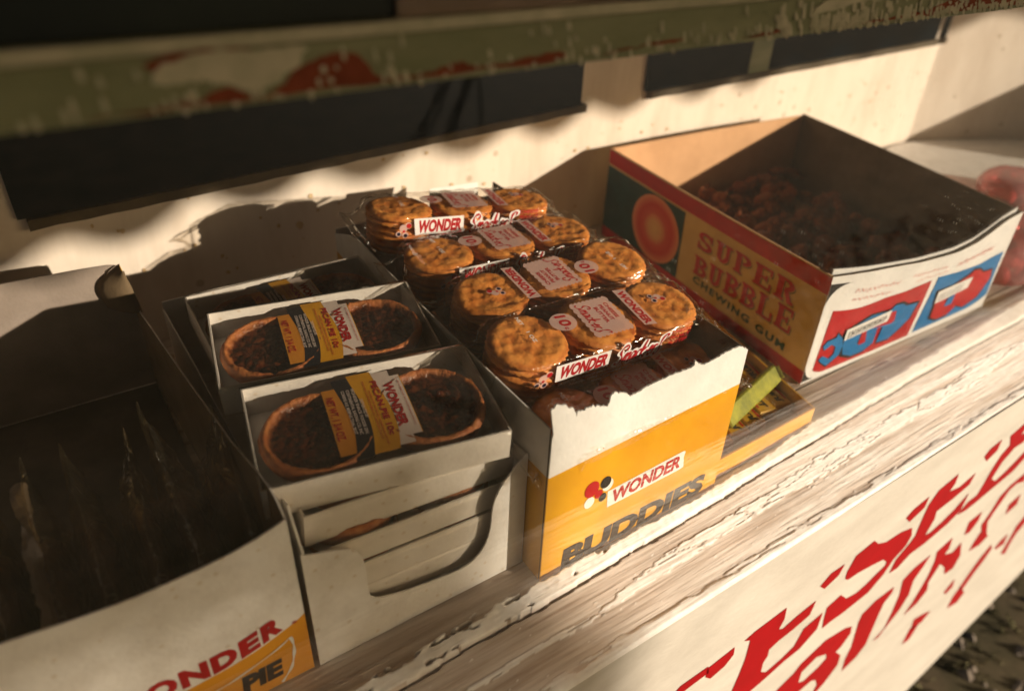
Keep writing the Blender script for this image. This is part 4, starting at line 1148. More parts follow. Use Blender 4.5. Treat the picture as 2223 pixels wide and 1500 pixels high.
# ---------------------------------------------------------------- left box of fried pies
M['card_dark'] = mat("shade_dark_card_floor", (0.06, 0.045, 0.03), 0.85, (0.04, 0.03, 0.02), 40)  # floor colour darkened to stand for shade in the left box
def fried_pie_box():
    t = thing("pie_box", (-.09, .44, 0), "open box reading WONDER and PIE at the left edge, full of dark wrapped pies", "snack box")
    f = frame((0, .271, 0), (1, 0, 0), (0, 0, 1), (0, -1, 0))
    topc = smooth_line([(-.2500, .1330), (-.16, .1260), (-.10, .1205), (-.0647, .1181), (-.0398, .1150), (-.0121, .1130), (.0190, .1143), (.0393, .1174), (.0511, .1209), (.0588, .1236)], 4)
    bandc = smooth_line([(-.2500, .050), (-.12, .036), (-.04, .0325), (.0084, .0350), (.0237, .0370), (.0344, .0395), (.0455, .0436), (.0535, .0469), (.0590, .0503)], 4)
    vs, fs = poly_solid(bandc + list(reversed(topc)), f, -TH, 0)
    tag(mesh("front_panel", vs, fs, M['card'], t), "white upper front panel with a curved top edge")
    vs, fs = poly_solid([(-.25, .0005), (.0590, .0005)] + list(reversed(bandc)), f, -TH, 0)
    tag(mesh("front_panel", vs, fs, M['orange2'], t), "orange yellow lower front panel")
    mb = MB()
    base = lambda x: interp(x, [-.06, -.0071, .0086, .0229, .0355, .0471], [.0352, .0352, .0348, .0366, .0400, .0448])
    xx = -.0455
    for ch, wd in zip("WONDER", (.0203, .0158, .0148, .0141, .0114, .0120)):
        g = lambda u, v, h=0, x0=xx, wd=wd: f(x0 + u, base(x0 + u) + .0012 + v, h)
        put_text(mb, ch, g, 0, 0, wd - .0006, .0140, .06, .0, .0003, 0)
        xx += wd + .0008
    put_text(mb, "®", f, .0520, .0455, .0026, .0026, .01, 0, .0003, 0, .3)
    g = lambda u, v, h=0: f(u, v + max(0, u) * .0 , h)
    put_text(mb, "PIE", g, .0190, .0080, .0225, .0145, .06, .10, .0003, 1, .03)
    put_text(mb, "FRIED", g, -.0330, .0040, .0450, .0145, .06, .10, .0003, 1, .06)
    ribbon(mb, smooth_line([(-.10, .0270), (-.05, .0285), (-.005, .0308), (.0187, .0236 + .001), (.034, .0290), (.0440, .0335), (.0489, .0366)], 5)[0:0] or smooth_line([(-.10, .0215), (-.05, .0205), (-.0049, .0215), (.0100, .0228), (.0187, .0245), (.0340, .0292), (.0440, .0334), (.0491, .0368)], 5), f, .0011, .0003, 2)
    ribbon(mb, smooth_line([(.0491, .0368), (.0500, .0310), (.0498, .0247), (.0486, .0180), (.0466, .0113), (.0430, .0060), (.0400, .0020)], 5), f, .0018, .0003, 2)
    mb.build("printed_lettering", [M['red'], M['black'], M['white']], t)
    # right wall: runs back, sinking, then a dust flap curls up at the rear
    n = 40; vs = []; fs = []
    for i in range(n + 1):
        u = i / n; y = .2722 + (.609 - .2722) * u; x = .0590 - .0135 * u
        z = interp(u, [0, .04, .10, .25, .6, .85, 1], [.1236, .131, .127, .113, .096, .086, .080])
        for zz in (.0005, .06, z):
            vs += [(x, y, zz), (x - TH, y, zz)]
    for i in range(n):
        a = 6 * i; c = a + 6
        fs += [(a, c, c + 2, a + 2), (a + 2, c + 2, c + 4, a + 4), (a + 1, a + 3, c + 3, c + 1), (a + 3, a + 5, c + 5, c + 3), (a + 4, c + 4, c + 5, a + 5)]
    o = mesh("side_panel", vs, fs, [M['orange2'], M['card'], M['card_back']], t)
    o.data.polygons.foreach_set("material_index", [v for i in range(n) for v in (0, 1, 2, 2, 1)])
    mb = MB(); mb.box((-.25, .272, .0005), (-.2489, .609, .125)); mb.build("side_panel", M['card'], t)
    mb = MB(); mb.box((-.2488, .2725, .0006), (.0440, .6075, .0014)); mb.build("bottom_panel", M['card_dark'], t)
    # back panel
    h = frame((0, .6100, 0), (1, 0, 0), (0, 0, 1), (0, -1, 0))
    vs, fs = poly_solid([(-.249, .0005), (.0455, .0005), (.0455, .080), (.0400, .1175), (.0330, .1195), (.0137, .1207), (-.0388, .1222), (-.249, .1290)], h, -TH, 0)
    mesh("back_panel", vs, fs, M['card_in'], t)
    # curled flap
    n = 14; vs = []
    top = [(.0418, .1192), (.0330, .1140), (.0250, .1085), (.0220, .1010), (.0232, .0930), (.0256, .0840)]
    bot = [(.0418, .1192), (.0432, .1120), (.0446, .1050), (.0456, .0970), (.0470, .0880), (.0478, .0800)]
    top = smooth_line(top, 4); bot = smooth_line(bot, 4)
    for a, b in zip(top, bot):
        for k in range(6):
            u = k / 5
            x = a[0] + (b[0] - a[0]) * u; z = a[1] + (b[1] - a[1]) * u
            y = .6075 - .014 * math.sin(u * 1.9) 
            vs.append((x, y, z))
    nn = len(top); fs = [(i * 6 + k, i * 6 + k + 1, (i + 1) * 6 + k + 1, (i + 1) * 6 + k) for i in range(nn - 1) for k in range(5)]
    fl = mesh("flap", vs, fs, [M['card_back'], M['yellow']], t, smooth=True)
    sm = fl.modifiers.new("s", 'SOLIDIFY'); sm.thickness = .0009; sm.material_offset_rim = 1; sm.material_offset = 0
    tag(fl, "curled dust flap with a yellow edge")
M['orange2'] = mat("orange_yellow_print", (0.76, 0.33, 0.012), 0.5, (0.68, 0.27, 0.010), 14, 0.35)
fried_pie_box()

def fried_pie(label, x, seed, ztop, lean):
    t = thing("wrapped_pie", (x, .350, .0016), label, "wrapped pie", "dark wrapped pies standing in the left box")
    rnd = random.Random(seed)
    # pie: half-moon body
    n = 24; m_ = 10; vs = []; fs = []
    for i in range(n + 1):
        a = math.pi * i / n
        cy, cz = -.050 * math.cos(a), .030 + .050 * math.sin(a)
        for k in range(m_):
            b = 2 * math.pi * k / m_
            r = .35
            q = .5 + .5 * math.cos(b)
            yy = cy * (1 - .75 * q); zz = .030 + (cz - .030) * (1 - .75 * q) - .022 * q
            vs.append((.0095 * math.sin(b) + .0008 * nz(i * .5, k, seed), yy, zz + .001 * nz(i * .7, k * .7, seed)))
    for i in range(n):
        for k in range(m_):
            a = i * m_ + k; b = i * m_ + (k + 1) % m_
            fs.append((a, b, b + m_, a + m_))
    fs += [tuple(range(m_)), tuple(n * m_ + k for k in reversed(range(m_)))]
    mesh("pie", vs, fs, M['fried'], t, smooth=True, local=True)
    # wrapper: flattened sleeve, gathered to a crimped fin at the top back
    rows = 26; per = 26; vs = []; fs = []
    for j in range(rows + 1):
        u = j / rows; z = .0004 + (ztop - .0004) * u
        wy = interp(u, [0, .08, .6, .8, .93, .95, 1], [.05, .056, .056, .040, .020, .019 + .004 * (seed % 3), .022 + .004 * (seed % 3)])
        wx = interp(u, [0, .08, .6, .8, .93, 1], [.008, .0112, .0112, .0065, .0022, .0012])
        cy = interp(u, [0, .6, .8, 1], [0, 0, .010, .026]) + lean * u * u
        cx = .004 * nz(u * 3, seed) + .016 * math.sin(seed * 2.7) * max(0, u - .55) + .002 * nz(u * 14, seed, 2)
        for k in range(per):
            a = 2 * math.pi * k / per
            wr = 1 + .16 * nz(a * 3, u * 9, seed) + (.60 * nz(a * 6, u * 22, seed + 3) if u > .6 else 0)
            vs.append((cx + wx * math.sin(a) * wr, cy + wy * math.cos(a) * (1 + .05 * nz(u * 12, k * .6, seed)), z + .0015 * nz(k * .9, u * 5, seed) * u))
    for j in range(rows):
        for k in range(per):
            a = j * per + k; b = j * per + (k + 1) % per
            fs.append((a, b, b + per, a + per))
    mesh("wrapper", vs, fs, M['film_dark'], t, smooth=True, local=True)
    if seed == 7:      # torn pale paper strip lying down the front of this one
        vs = []; n = 40
        for i in range(n + 1):
            u = i / n; y = .044 - .096 * u; z = .102 - .017 * u + .003 * nz(u * 7, 3)
            c = -.0035 + .003 * nz(u * 3, 8); hw = .0036 + .0020 * nz(u * 5, 1) + .0012 * nz(u * 23, 5)
            for k, q in enumerate((-1, -.3, .4, 1)):
                vs.append((c + hw * q + .0006 * nz(u * 40, q * 3), y, z + .0018 * nz(u * 11, q * 2, 4) - .0018 * q * q))
        fs = [(i * 4 + k, i * 4 + k + 1, (i + 1) * 4 + k + 1, (i + 1) * 4 + k) for i in range(n) for k in range(3)]
        mesh("torn_label", vs, fs, M['card_in'], t, local=True)
    return t
for i, (x, lab, zt, ln) in enumerate([
        (.0475, "dark wrapped pie hard against the right wall of its box, crumpled film tip", .108, .004),
        (.0235, "dark wrapped pie with the tallest upright film tip, second from the right wall", .118, .012),
        (-.0005, "dark wrapped pie with a long straight film crease, third from the right wall", .106, .006),
        (-.0245, "dark wrapped pie with its film tip bent to the right", .108, .012),
        (-.0485, "dark wrapped pie with a pointed tip and bright curved crease", .106, .010),
        (-.0725, "dark wrapped pie at the left edge with a torn pale strip in front of it", .100, .004),
        (-.0965, "dark wrapped pie cut off by the left edge", .098, .004)]):
    fried_pie(lab, x, i + 3, zt, ln)

# ---------------------------------------------------------------- flat gum box with sticks of gum
def gum_box():
    t = thing("gum_box", (.43, .33, 0), "low yellow box of chewing gum packs between the torn box and the cream gum box", "gum box")
    q = [(.3790, .2560), (.5000, .2585), (.5400, .4300), (.4100, .4300)]
    def wall(a, b, z, name, mt, lab=None):
        dx, dy = b[0] - a[0], b[1] - a[1]; L = math.hypot(dx, dy); n_ = (-dy / L, dx / L)
        f = frame((a[0], a[1], 0), (dx / L, dy / L, 0), (0, 0, 1))
        vs, fs = poly_solid([(0, .0005), (L, .0005), (L, z), (0, z)], f, -.0016, 0)
        return mesh(name, vs, fs, mt, t)
    wall(q[0], q[1], .0200, "front_panel", M['yellow']); wall(q[1], q[2], .0205, "side_panel", M['gumyel']); wall(q[3], q[0], .0205, "side_panel", M['gumyel']); wall(q[2], q[3], .0205, "back_panel", M['gumyel'])
    vs, fs = poly_solid(q, frame((0, 0, 0), (1, 0, 0), (0, 1, 0)), .0006, .0014)
    mesh("bottom_panel", vs, fs, M['gumyel'], t)
gum_box()

def gum_pack(label, loc, rot, L=.073, W=.0190, Hh=.0125, mt='gumyel', words=("JUICY", "FRUIT"), flip=False, cat="gum pack"):
    t = thing("gum_pack", loc, label, cat, "packs of chewing gum in the low yellow box")
    mb = MB(); e = .0012
    x, y, z = W / 2, L / 2, Hh
    ring = lambda zz, k: [(-x + k, -y + k, zz), (x - k, -y + k, zz), (x - k, y - k, zz), (-x + k, y - k, zz)]
    vs = ring(0, e) + ring(e, 0) + ring(z - e, 0) + ring(z, e)
    fs = [(3, 2, 1, 0), (12, 13, 14, 15)]
    for r in range(3):
        for k in range(4): fs.append((r * 4 + k, r * 4 + (k + 1) % 4, (r + 1) * 4 + (k + 1) % 4, (r + 1) * 4 + k))
    mb.add(vs, fs)
    # stick ends showing as thin layers at the near end
    for k in range(5): mb.box((-x + .002, -y - .0006, .0015 + k * .002), (x - .002, -y, .0027 + k * .002))
    mb.build("wrapper", M[mt], t, local=True)
    if words:
        s = -1 if flip else 1
        f = lambda u, v, h=0: Vector((s * u, s * v, Hh + h))
        mb = MB()
        put_text(mb, words[0], f, -.0035, .0330, .0290, .0068, .06, .15, .0002, 0, -math.pi / 2)
        put_text(mb, words[1], f, -.0035, -.0010, .0290, .0068, .06, .15, .0002, 0, -math.pi / 2)
        flat_poly(mb, [(-.0075, .0300), (-.0055, .0300), (-.0055, -.0300), (-.0075, -.0300)], f, .0002, 1)
        mb.build("printed_lettering", [M['green' if mt == 'olive' else 'black'], M['red']], t, local=True)
    t.rotation_euler = rot
    return t
RZ = R(-12.5)
gum_pack("yellow gum pack along the right wall of the low box, print upside down", (.4985, .3170, .0016), (R(2), 0, RZ), flip=True)
gum_pack("yellow gum pack second from the right wall, print the right way up", (.4775, .3160, .0020), (0, R(2), RZ))
gum_pack("yellow gum pack third from the right wall, print upside down", (.4565, .3110, .0016), (R(1), 0, RZ + .03), flip=True)
gum_pack("yellow gum pack fourth from the right wall, half behind the torn box", (.4345, .3090, .0022), (0, 0, RZ), flip=True)
gum_pack("yellow gum pack beside the left wall of the low box, mostly hidden", (.4135, .3080, .0016), (0, 0, RZ), flip=False)
gum_pack("bright lime gum pack lying tilted across the yellow packs", (.4620, .3000, .0205), (0, R(-50), R(104)), L=.092, W=.0160, Hh=.0080, mt='lime', words=None)
gum_pack("dark olive green gum pack behind the lime pack", (.4500, .3420, .0210), (R(4), 0, R(98)), L=.078, mt='olive', words=("SPEAR", "MINT"))
gum_pack("olive green gum pack leaning at the back of the low box", (.4600, .3780, .0240), (R(4), 0, R(84)), L=.078, mt='olive', words=None)

# ---------------------------------------------------------------- big bubble gum box
SB0 = Vector((.544, .302, 0)); SB1 = Vector((.594, .652, 0)); SB2 = Vector((.933, .633, 0)); SB3 = Vector((.847, .291, 0))
FD = (SB3 - SB0).normalized(); FN = Vector((FD.y, -FD.x, 0)); FL = (SB3 - SB0).length
def fbul(s, z): return float(np.interp(s, [0, .02, .04, .095, .148, .185, .218, .26, .303], [0, .006, .011, .020, .0225, .0195, .014, .006, 0])) * max(0, z) / .1137
def fsb(s, z, h=0): return SB0 + FD * s + Vector((0, 0, z)) + FN * (h + fbul(s, z))
LD = (SB1 - SB0).normalized(); LN = Vector((-LD.y, LD.x, 0)); LL = (SB1 - SB0).length
def lsb(s, z, h=0): return SB0 + LD * s + Vector((0, 0, z)) + LN * (h + .002 * math.sin(math.pi * s / LL) * z / .11)

def bubble_box():
    t = thing("bubble_gum_box", (.73, .47, 0), "large open cream and red box reading SUPER BUBBLE at the right", "gum box")
    Z = .1137; n = 44
    def panel(f, L, m1, m2, name, zt=lambda u: Z, th=.0022, lab=None):
        vs = []; fs = []; mi = []
        zs = [.0005, .03, .06, .09]
        for i in range(n + 1):
            s = L * i / n
            for z in zs + [zt(s)]:
                vs += [f(s, z, 0), f(s, z, -th)]
        k = 2 * (len(zs) + 1)
        for i in range(n):
            a = k * i; c = a + k
            for q in range(len(zs)):
                fs += [(a + 2 * q, c + 2 * q, c + 2 * q + 2, a + 2 * q + 2), (a + 2 * q + 1, a + 2 * q + 3, c + 2 * q + 3, c + 2 * q + 1)]; mi += [0, 1]
            fs.append((a + k - 2, c + k - 2, c + k - 1, a + k - 1)); mi.append(1)
        o = mesh(name, vs, fs, [m1, m2], t)
        o.data.polygons.foreach_set("material_index", mi)
        if lab: tag(o, lab)
        return o
    panel(lsb, LL, M['card_cream'], M['card_tan'], "side_panel", lab="cream left side panel with red stripe")
    panel(fsb, FL, M['white'], M['card_back'], "front_panel", zt=lambda s: Z + .0012 * math.sin(s * 30), lab="bulging white front panel")
    d = (SB2 - SB1).normalized(); nn = Vector((-d.y, d.x, 0)); 
    panel(lambda s, z, h=0: SB1 + d * s + Vector((0, 0, z)) + nn * h, (SB2 - SB1).length, M['card_cream'], M['card_tan'], "back_panel", zt=lambda s: Z + .0015 * math.sin(s * 9))
    d2 = (SB2 - SB3).normalized(); n2 = Vector((d2.y, -d2.x, 0))
    panel(lambda s, z, h=0: SB3 + d2 * s + Vector((0, 0, z)) + n2 * h, (SB2 - SB3).length, M['card_cream'], M['card_back'], "side_panel", zt=lambda s: Z + .002 * math.sin(s * 6))
    # inner folded liner showing as a second white edge along the front
    vs = []; fs = []
    for i in range(n + 1):
        s = .004 + (FL - .008) * i / n
        for z, h in ((.08, -.0045), (Z + .0045 - .003 * math.sin(s * 10), -.0055)):
            vs += [fsb(s, z, h), fsb(s, z, h - .0012)]
    for i in range(n):
        a = 4 * i; c = a + 4
        fs += [(a, c, c + 2, a + 2), (a + 1, a + 3, c + 3, c + 1), (a + 2, c + 2, c + 3, a + 3)]
    tag(mesh("liner", vs, fs, M['white'], t), "folded white inner edge along the front")
    mb = MB(); vs, fs = poly_solid([(SB0.x + .003, SB0.y + .003), (SB3.x - .003, SB3.y + .003), (SB2.x - .004, SB2.y - .004), (SB1.x + .003, SB1.y - .004)], frame((0, 0, 0), (1, 0, 0), (0, 1, 0)), .0006, .0016)
    mesh("bottom_panel", vs, fs, M['card_tan'], t)
    # left side print: flip so text runs from the back (left in view) to the front
    g = lambda u, v, h=0: lsb(LL - u, v, h)
    mb = MB()   # slots 0 red 1 teal 2 cream 3 green 4 orange 5 pale
    rect_grid(mb, g, 0, .0958, LL, .1125, 30, 1, .0003, 0)
    rect_grid(mb, g, 0, .0012, LL, .0150, 30, 1, .0003, 0)
    # teal picture panel with the pink bubble
    U = lambda s: LL - s
    rect_grid(mb, g, .0005, .0150, U(.1975), .0935, 14, 3, .0004, 1)
    vs = [g(U(.2460), .0540, .0007)]; A = [0.0]; fs = []; R_N = 14; S_N = 48
    for k in range(1, R_N + 1):
        for i in range(S_N):
            a = 2 * math.pi * i / S_N
            vs.append(g(U(.2460) + .0450 * k / R_N * math.cos(a), .0540 + .0385 * k / R_N * math.sin(a), .0007)); A.append(k / R_N + .03 * nz(k * .8, i * .4))
    fs = [(0, 1 + i, 1 + (i + 1) % S_N) for i in range(S_N)] + [(1 + (k - 1) * S_N + i, 1 + k * S_N + i, 1 + k * S_N + (i + 1) % S_N, 1 + (k - 1) * S_N + (i + 1) % S_N) for k in range(1, R_N) for i in range(S_N)]
    bp = mesh("bubble_picture", vs, fs, M['bubble'], t)
    at = bp.data.attributes.new("mix", 'FLOAT', 'POINT'); at.data.foreach_set("value", A)
    tag(bp, "printed pink bubble, pale in the middle")
    # shadowed slab letters
    def slab(word, u0, z0, z1, u1, zr, hh, mi, off, w=None):
        """slab serif capitals along a line rising from (u0,z0) to (u1,zr)"""
        n_ = len(word); du = (u1 - u0) / n_
        for i, ch in enumerate(word):
            uc = u0 + i * du + off[0]; zc = z0 + (zr - z0) * i / max(1, n_ - 1) + off[1]
            hgt = z1 + (hh - z1) * i / max(1, n_ - 1)
            slab_char(mb, g, ch, uc, zc, du * .86, hgt, mi, off[2])
    for mi, off in ((3, (.0013, -.0013, .0004)), (5, (.0005, -.0005, .0005)), (0, (0, 0, .0006))):
        slab("SUPER", U(.1716), .0655, .0195, U(.0290), .0675, .0222, mi, off)
        slab("BUBBLE", U(.1712), .0360, .0210, U(.0240), .0400, .0240, mi, off)
    put_text(mb, "CHEWING GUM", g, U(.1690), .0250, .1400, .0085, .04, .0, .0004, 3, -.035, spacing=1.25)
    mb.build("printed_lettering", [M['red'], M['teal'], M['card_cream'], M['green'], M['salmon'], M['card_tan'], M['cream_print'], M['brick']], t)
    # front print
    mb = MB()
    K = dict(red=0, blue=1, white=2, black=3, pale=4)
    n_ = 36
    def strip(s0, s1, zlo, zhi, h, mi, n=n_):
        vs = []
        for i in range(n + 1):
            u = i / n
            for k in range(5):
                sa = s0(0 + zlo(u) + (zhi(u) - zlo(u)) * k / 4) ; sb_ = s1(zlo(u) + (zhi(u) - zlo(u)) * k / 4)
                z = zlo(u) + (zhi(u) - zlo(u)) * k / 4
                s = sa + (sb_ - sa) * u
                vs.append(fsb(s, z, h))
        mb.add(vs, [(i * 5 + k, (i + 1) * 5 + k, (i + 1) * 5 + k + 1, i * 5 + k + 1) for i in range(n) for k in range(4)], mi)
    # dark rounded-corner field behind the white sheet
    def corner(cs, cz, r, sx, sz):
        pts = [(cs, cz)]
        for i in range(9):
            a = math.pi / 2 * i / 8
            pts.append((cs + sx * r * (1 - math.sin(a)), cz + sz * r * (1 - math.cos(a))))
        flat_poly(mb, pts, fsb, .0003, 3)
    corner(.0003, .1065, .022, 1, -1); corner(.0003, .0030, .018, 1, 1)
    strip(lambda z: .0112, lambda z: .1335 + (.0843 - z) * .33, lambda u: .0070 + .006 * max(0, 1 - u / .12) ** 2, lambda u: .0785 - .0028 * math.sin(math.pi * min(1, u * 2)) + .0060 * u * u, .0004, K['red'])
    strip(lambda z: .1425 + (.0859 - z) * .30, lambda z: .2950 + (.07 - z) * .10, lambda u: .0085 + .009 * max(0, (u - .7) / .3) ** 2, lambda u: .0859 - .0150 * min(1, u * 1.6) , .0004, K['blue'])
    for pts in (SB_S, SB_U):
        c = np.mean(np.array(pts), axis=0)
        flat_poly(mb, [(c[0] + (p[0] - c[0]) * 1.06 + .0006, c[1] + (p[1] - c[1]) * 1.10 - .0004) for p in pts], fsb, .0008, 3)
        flat_poly(mb, pts, fsb, .0013, 1)
    flat_poly(mb, SB_R, fsb, .0018, 0)
    flat_poly(mb, SB_B, fsb, .0021, 2)
    c = np.mean(np.array(SB_2), axis=0)
    flat_poly(mb, [(c[0] + (p[0] - c[0]) * 1.05, c[1] + (p[1] - c[1]) * 1.08) for p in SB_2], fsb, .0008, 3)
    flat_poly(mb, SB_2, fsb, .0013, 0); flat_poly(mb, SB_2U, fsb, .0018, 1); flat_poly(mb, SB_2B, fsb, .0021, 2)
    rnd = random.Random(8)
    def scribble(s0, s1, za, zb, h, amp, mi, wd, hh=.0005):
        nn = int((s1 - s0) / .0022); pts = []
        for i in range(nn):
            u = i / nn
            pts.append((s0 + (s1 - s0) * u, za + (zb - za) * u + amp * (1 if i % 2 else -1) * rnd.uniform(.3, 1)))
        ribbon(mb, smooth_line(pts, 3), fsb, wd, hh, mi)
    for i in range(14):   # thin black capitals on the white bands, too soft to read
        u = (i + .5) / 15
        s = .0400 + .050 * u; z = .0415 + .0088 * u
        flat_poly(mb, [(s, z), (s + .0009, z), (s + .0003, z + .0085), (s - .0006, z + .0085)], fsb, .0024, 3)
        if i % 2: flat_poly(mb, [(s, z + .004), (s + .0028, z + .0045), (s + .0028, z + .0055), (s, z + .005)], fsb, .0024, 3)
        if i < 12:
            s = .1700 + .060 * u; z = .0485 - .001 * u
            flat_poly(mb, [(s, z), (s + .0009, z), (s - .0006, z + .010), (s - .0014, z + .010)], fsb, .0024, 3)
    scribble(.0285, .0830, .0955, .0950, 0, .0030, 4, .0006); scribble(.0285, .0790, .0865, .0860, 0, .0022, 4, .0006)
    scribble(.0950, .1500, .0985, .0965, 0, .0026, 4, .0006); scribble(.1700, .2600, .0930, .0860, 0, .0040, 4, .0010); scribble(.105, .160, .0910, .0900, 0, .0020, 4, .0005)
    mb.build("printed_lettering", [M['red'], M['blue'], M['white'], M['black'], M['pinkred']], t)
M['bubble'] = mat("bubble_print", (.5, .1, .05), 0.5, (.5, .1, .05), 10)
_t = M['bubble'].node_tree; _a = _t.nodes.new("ShaderNodeAttribute"); _a.attribute_name = 'mix'; _r = _t.nodes.new("ShaderNodeValToRGB")
for _k, (_p, _c) in enumerate([(0, (.66, .42, .20)), (.28, (.64, .34, .17)), (.48, (.58, .09, .06)), (.72, (.52, .04, .035)), (.86, (.62, .16, .10)), (1.0, (.68, .28, .17))]):
    _e = _r.color_ramp.elements[0] if _k == 0 else _r.color_ramp.elements[-1] if _k == 5 else _r.color_ramp.elements.new(_p)
    _e.position = _p; _e.color = (*_c, 1)
_t.links.new(_a.outputs['Fac'], _r.inputs[0]); _t.links.new(_r.outputs[0], _t.nodes['Principled BSDF'].inputs['Base Color'])
M['salmon'] = mat("salmon_print", (0.50, 0.12, 0.06), 0.5, (0.44, 0.09, 0.05), 60)
M['brick'] = mat("brick_red_print", (0.62, 0.08, 0.045), 0.5, (0.54, 0.06, 0.035), 80)
M['cream_print'] = mat("peach_print", (0.62, 0.36, 0.17), 0.5, (0.56, 0.30, 0.14), 80)

def slab_char(mb, g, ch, u, z, w_, h_, mi, hh):
    """bold slab serif capital built from strokes in a unit cell"""
    P = []
    st, sr = .28, .10
    def rect(a, b, c, d): P.append([(a, b), (c, b), (c, d), (a, d)])
    def arc(cx, cy, rx, ry, a0, a1, th, n=10):
        out = []; inn = []
        for i in range(n + 1):
            a = a0 + (a1 - a0) * i / n
            out.append((cx + rx * math.cos(a), cy + ry * math.sin(a))); inn.append((cx + (rx - th) * math.cos(a), cy + (ry - th * .55) * math.sin(a)))
        P.append(out + inn[::-1])
    h2 = math.pi / 2
    if ch == 'S':
        arc(.48, .73, .44, .27, 0.35, math.pi * 1.5, .26); arc(.50, .27, .46, .27, h2, -math.pi + .35, .26); rect(.80, .60, .92, .98); rect(.04, .02, .16, .40)
    elif ch == 'U':
        rect(.12, .30, .40, .99); rect(.66, .30, .86, .99); arc(.49, .32, .37, .32, math.pi, 2 * math.pi, .26); rect(.0, .90, .50, 1.0); rect(.56, .90, 1.0, 1.0)
    elif ch in 'PBR':
        rect(.10, .0, .40, 1.0); rect(0, .9, .5, 1.0); rect(0, 0, .52 if ch != 'B' else .6, .10)
        arc(.50, .74, .44, .26, -h2, h2, .26)
        if ch == 'B': arc(.50, .27, .50, .27, -h2, h2, .26); rect(.38, .45, .52, .55)
        if ch == 'R': P.append([(.45, .50), (.70, .50), (.92, .12), (1.02, .12), (1.02, .0), (.72, .0)])
    elif ch == 'E':
        rect(.10, .0, .40, 1.0); rect(0, .9, .95, 1.0); rect(0, 0, .98, .10); rect(.38, .45, .70, .55); rect(.84, .70, .95, .92); rect(.86, .08, .98, .34); rect(.64, .36, .74, .64)
    elif ch == 'L':
        rect(.10, .0, .40, 1.0); rect(0, .9, .52, 1.0); rect(0, 0, .98, .10); rect(.84, .08, .98, .40)
    f2 = lambda a, b, h=0: g(u + a * w_, z + b * h_, h)
    for k, p in enumerate(P):
        flat_poly(mb, p, f2, hh + k * 3e-6, mi)
bubble_box()

def gum_pieces():
    rnd = random.Random(11)
    protos = []
    for s in range(3):
        vs = []; seg = 8; st = [(-.015, .0012, .0050), (-.0125, .0030, .0030), (-.0100, .0012, .0012), (-.0085, .0050, .0045), (-.004, .0078, .0068), (.004, .0078, .0070), (.0085, .0050, .0045), (.0100, .0012, .0012), (.0125, .0032, .0026), (.0150, .0012, .0052)]
        for x, a, b in st:
            for k in range(seg):
                an = 2 * math.pi * k / seg
                q = 1 + .18 * nz(x * 300, k, s)
                vs.append((x, a * math.cos(an) * q, b * math.sin(an) * q))
        fs = [(i * seg + k, i * seg + (k + 1) % seg, (i + 1) * seg + (k + 1) % seg, (i + 1) * seg + k) for i in range(len(st) - 1) for k in range(seg)]
        fs += [tuple(reversed(range(seg))), tuple((len(st) - 1) * seg + k for k in range(seg))]
        me = bpy.data.meshes.new("bubble_gum_piece"); me.from_pydata(vs, [], fs); me.materials.append(M['gumwrap']); me.update()
        protos.append(me)
    for layer, zz in enumerate((.012, .026, .040)):
        for i in range(13):
            for j in range(11):
                if layer < 2 and rnd.random() < .35: continue
                if layer == 2 and rnd.random() < .45: continue
                u = (i + .5 + rnd.uniform(-.3, .3)) / 13; v = (j + .5 + rnd.uniform(-.3, .3)) / 11
                a = SB0.lerp(SB3, u * .92 + .04); b = SB1.lerp(SB2, u * .92 + .04); p = a.lerp(b, v * .92 + .04)
                o = bpy.data.objects.new("bubble_gum_piece", protos[rnd.randrange(3)]); COL.objects.link(o)
                h = zz - .004 + .012 * (1 - u) + .016 * nz(u * 5, v * 5)
                o.location = (p.x, p.y, h); o.rotation_euler = (rnd.uniform(-.9, .9), rnd.uniform(-.9, .9), rnd.uniform(0, 6.3)); o.scale = (rnd.uniform(1.0, 1.35), rnd.uniform(1.1, 1.7), rnd.uniform(.9, 1.4))
                tag(o, "reddish twist wrapped gum piece in the heap inside the cream SUPER BUBBLE box", "gum piece", "gum pieces heaped in the large box")
gum_pieces()

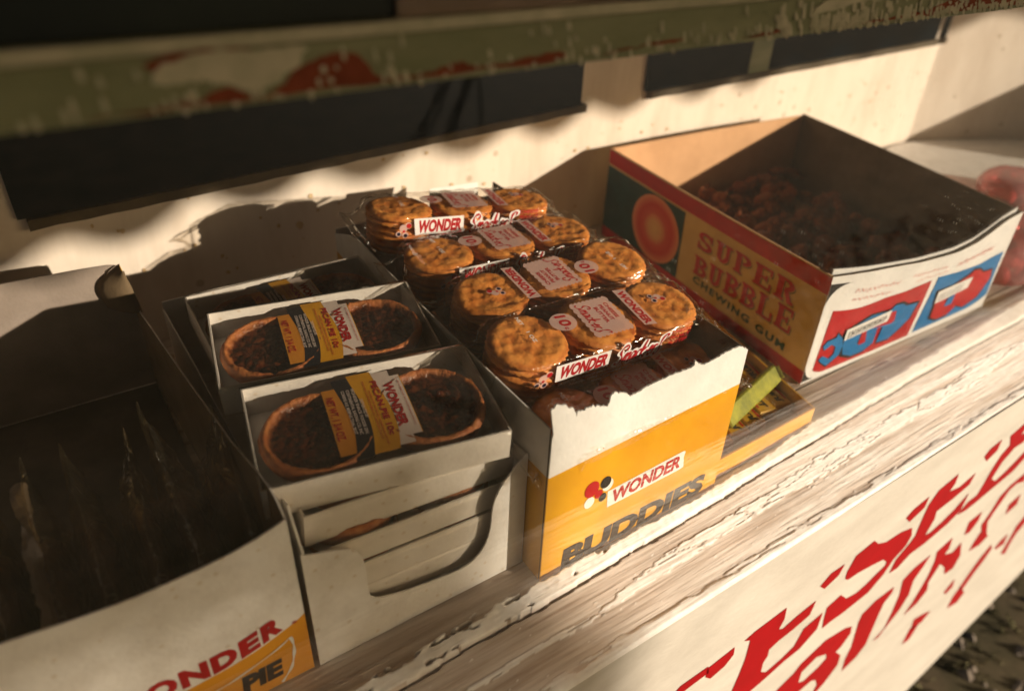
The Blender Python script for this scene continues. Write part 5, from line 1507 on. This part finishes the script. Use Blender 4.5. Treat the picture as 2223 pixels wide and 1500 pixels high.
# ---------------------------------------------------------------- candy bags at the right edge
def candy_bag(label, loc, sx, sy, sz, seed, body, rot=0):
    t = thing("candy_bag", loc, label, "candy bag")
    n = 30; m_ = 22; vs = []
    for j in range(m_ + 1):
        v = j / m_; ph = math.pi * v
        for i in range(n):
            a = 2 * math.pi * i / n
            r = math.sin(ph) ** .45
            w_ = 1 + .10 * nz(math.cos(a) * 2, math.sin(a) * 2, v * 4 + seed) + .03 * nz(math.cos(a) * 9, math.sin(a) * 9, v * 16)
            vs.append((sx * r * math.cos(a) * w_, sy * r * math.sin(a) * w_, sz * (1 - math.cos(ph)) / 2))
    fs = [(j * n + i, j * n + (i + 1) % n, (j + 1) * n + (i + 1) % n, (j + 1) * n + i) for j in range(m_) for i in range(n)]
    mesh("bag", vs, fs, M[body], t, smooth=True, local=True)
    rnd = random.Random(seed)
    for k in range(26):
        a = rnd.uniform(0, 6.28); r = rnd.uniform(0, .70); c = Vector((sx * r * math.cos(a), sy * r * math.sin(a), sz * rnd.uniform(.14, .72)))
        R1 = .012; q = []
        for j in range(5):
            for i in range(8):
                q.append(c + Vector((R1 * math.sin(math.pi * (j + .01) / 4.02) * math.cos(i * math.pi / 4), R1 * math.sin(math.pi * (j + .01) / 4.02) * math.sin(i * math.pi / 4), R1 * math.cos(math.pi * j / 4))))
        f2 = [(j * 8 + i, (j + 1) * 8 + i, (j + 1) * 8 + (i + 1) % 8, j * 8 + (i + 1) % 8) for j in range(4) for i in range(8)]
        mesh("candy", q, f2, M['teal2'] if k % 9 == 0 else M['pinkcandy'], t, smooth=True, local=True)
    t.rotation_euler = (0, 0, rot)
M['teal2'] = mat("teal_candy", (0.02, 0.35, 0.28), 0.5)
candy_bag("pink film bag of candy lying right of the large gum box", (.975, .320, .001), .110, .050, .066, 4, 'pinkbag')
candy_bag("rounded pink candy bag beyond the right corner of the large gum box", (1.20, .44, .001), .070, .045, .042, 9, 'pinkbag', .3)

pv, pf = poly_solid(smooth_line([(1.13, .50), (1.20, .64), (1.275, .672), (1.36, .655), (1.50, .59), (1.56, .50), (1.50, .42), (1.30, .43)], 5, True), frame((0, 0, 0), (1, 0, 0), (0, 1, 0)), .0006, .0060)
tag(mesh("paper_sheet", pv, pf, M['card']), "pale beige rounded sheet on the shelf behind the large cream gum box", "paper")
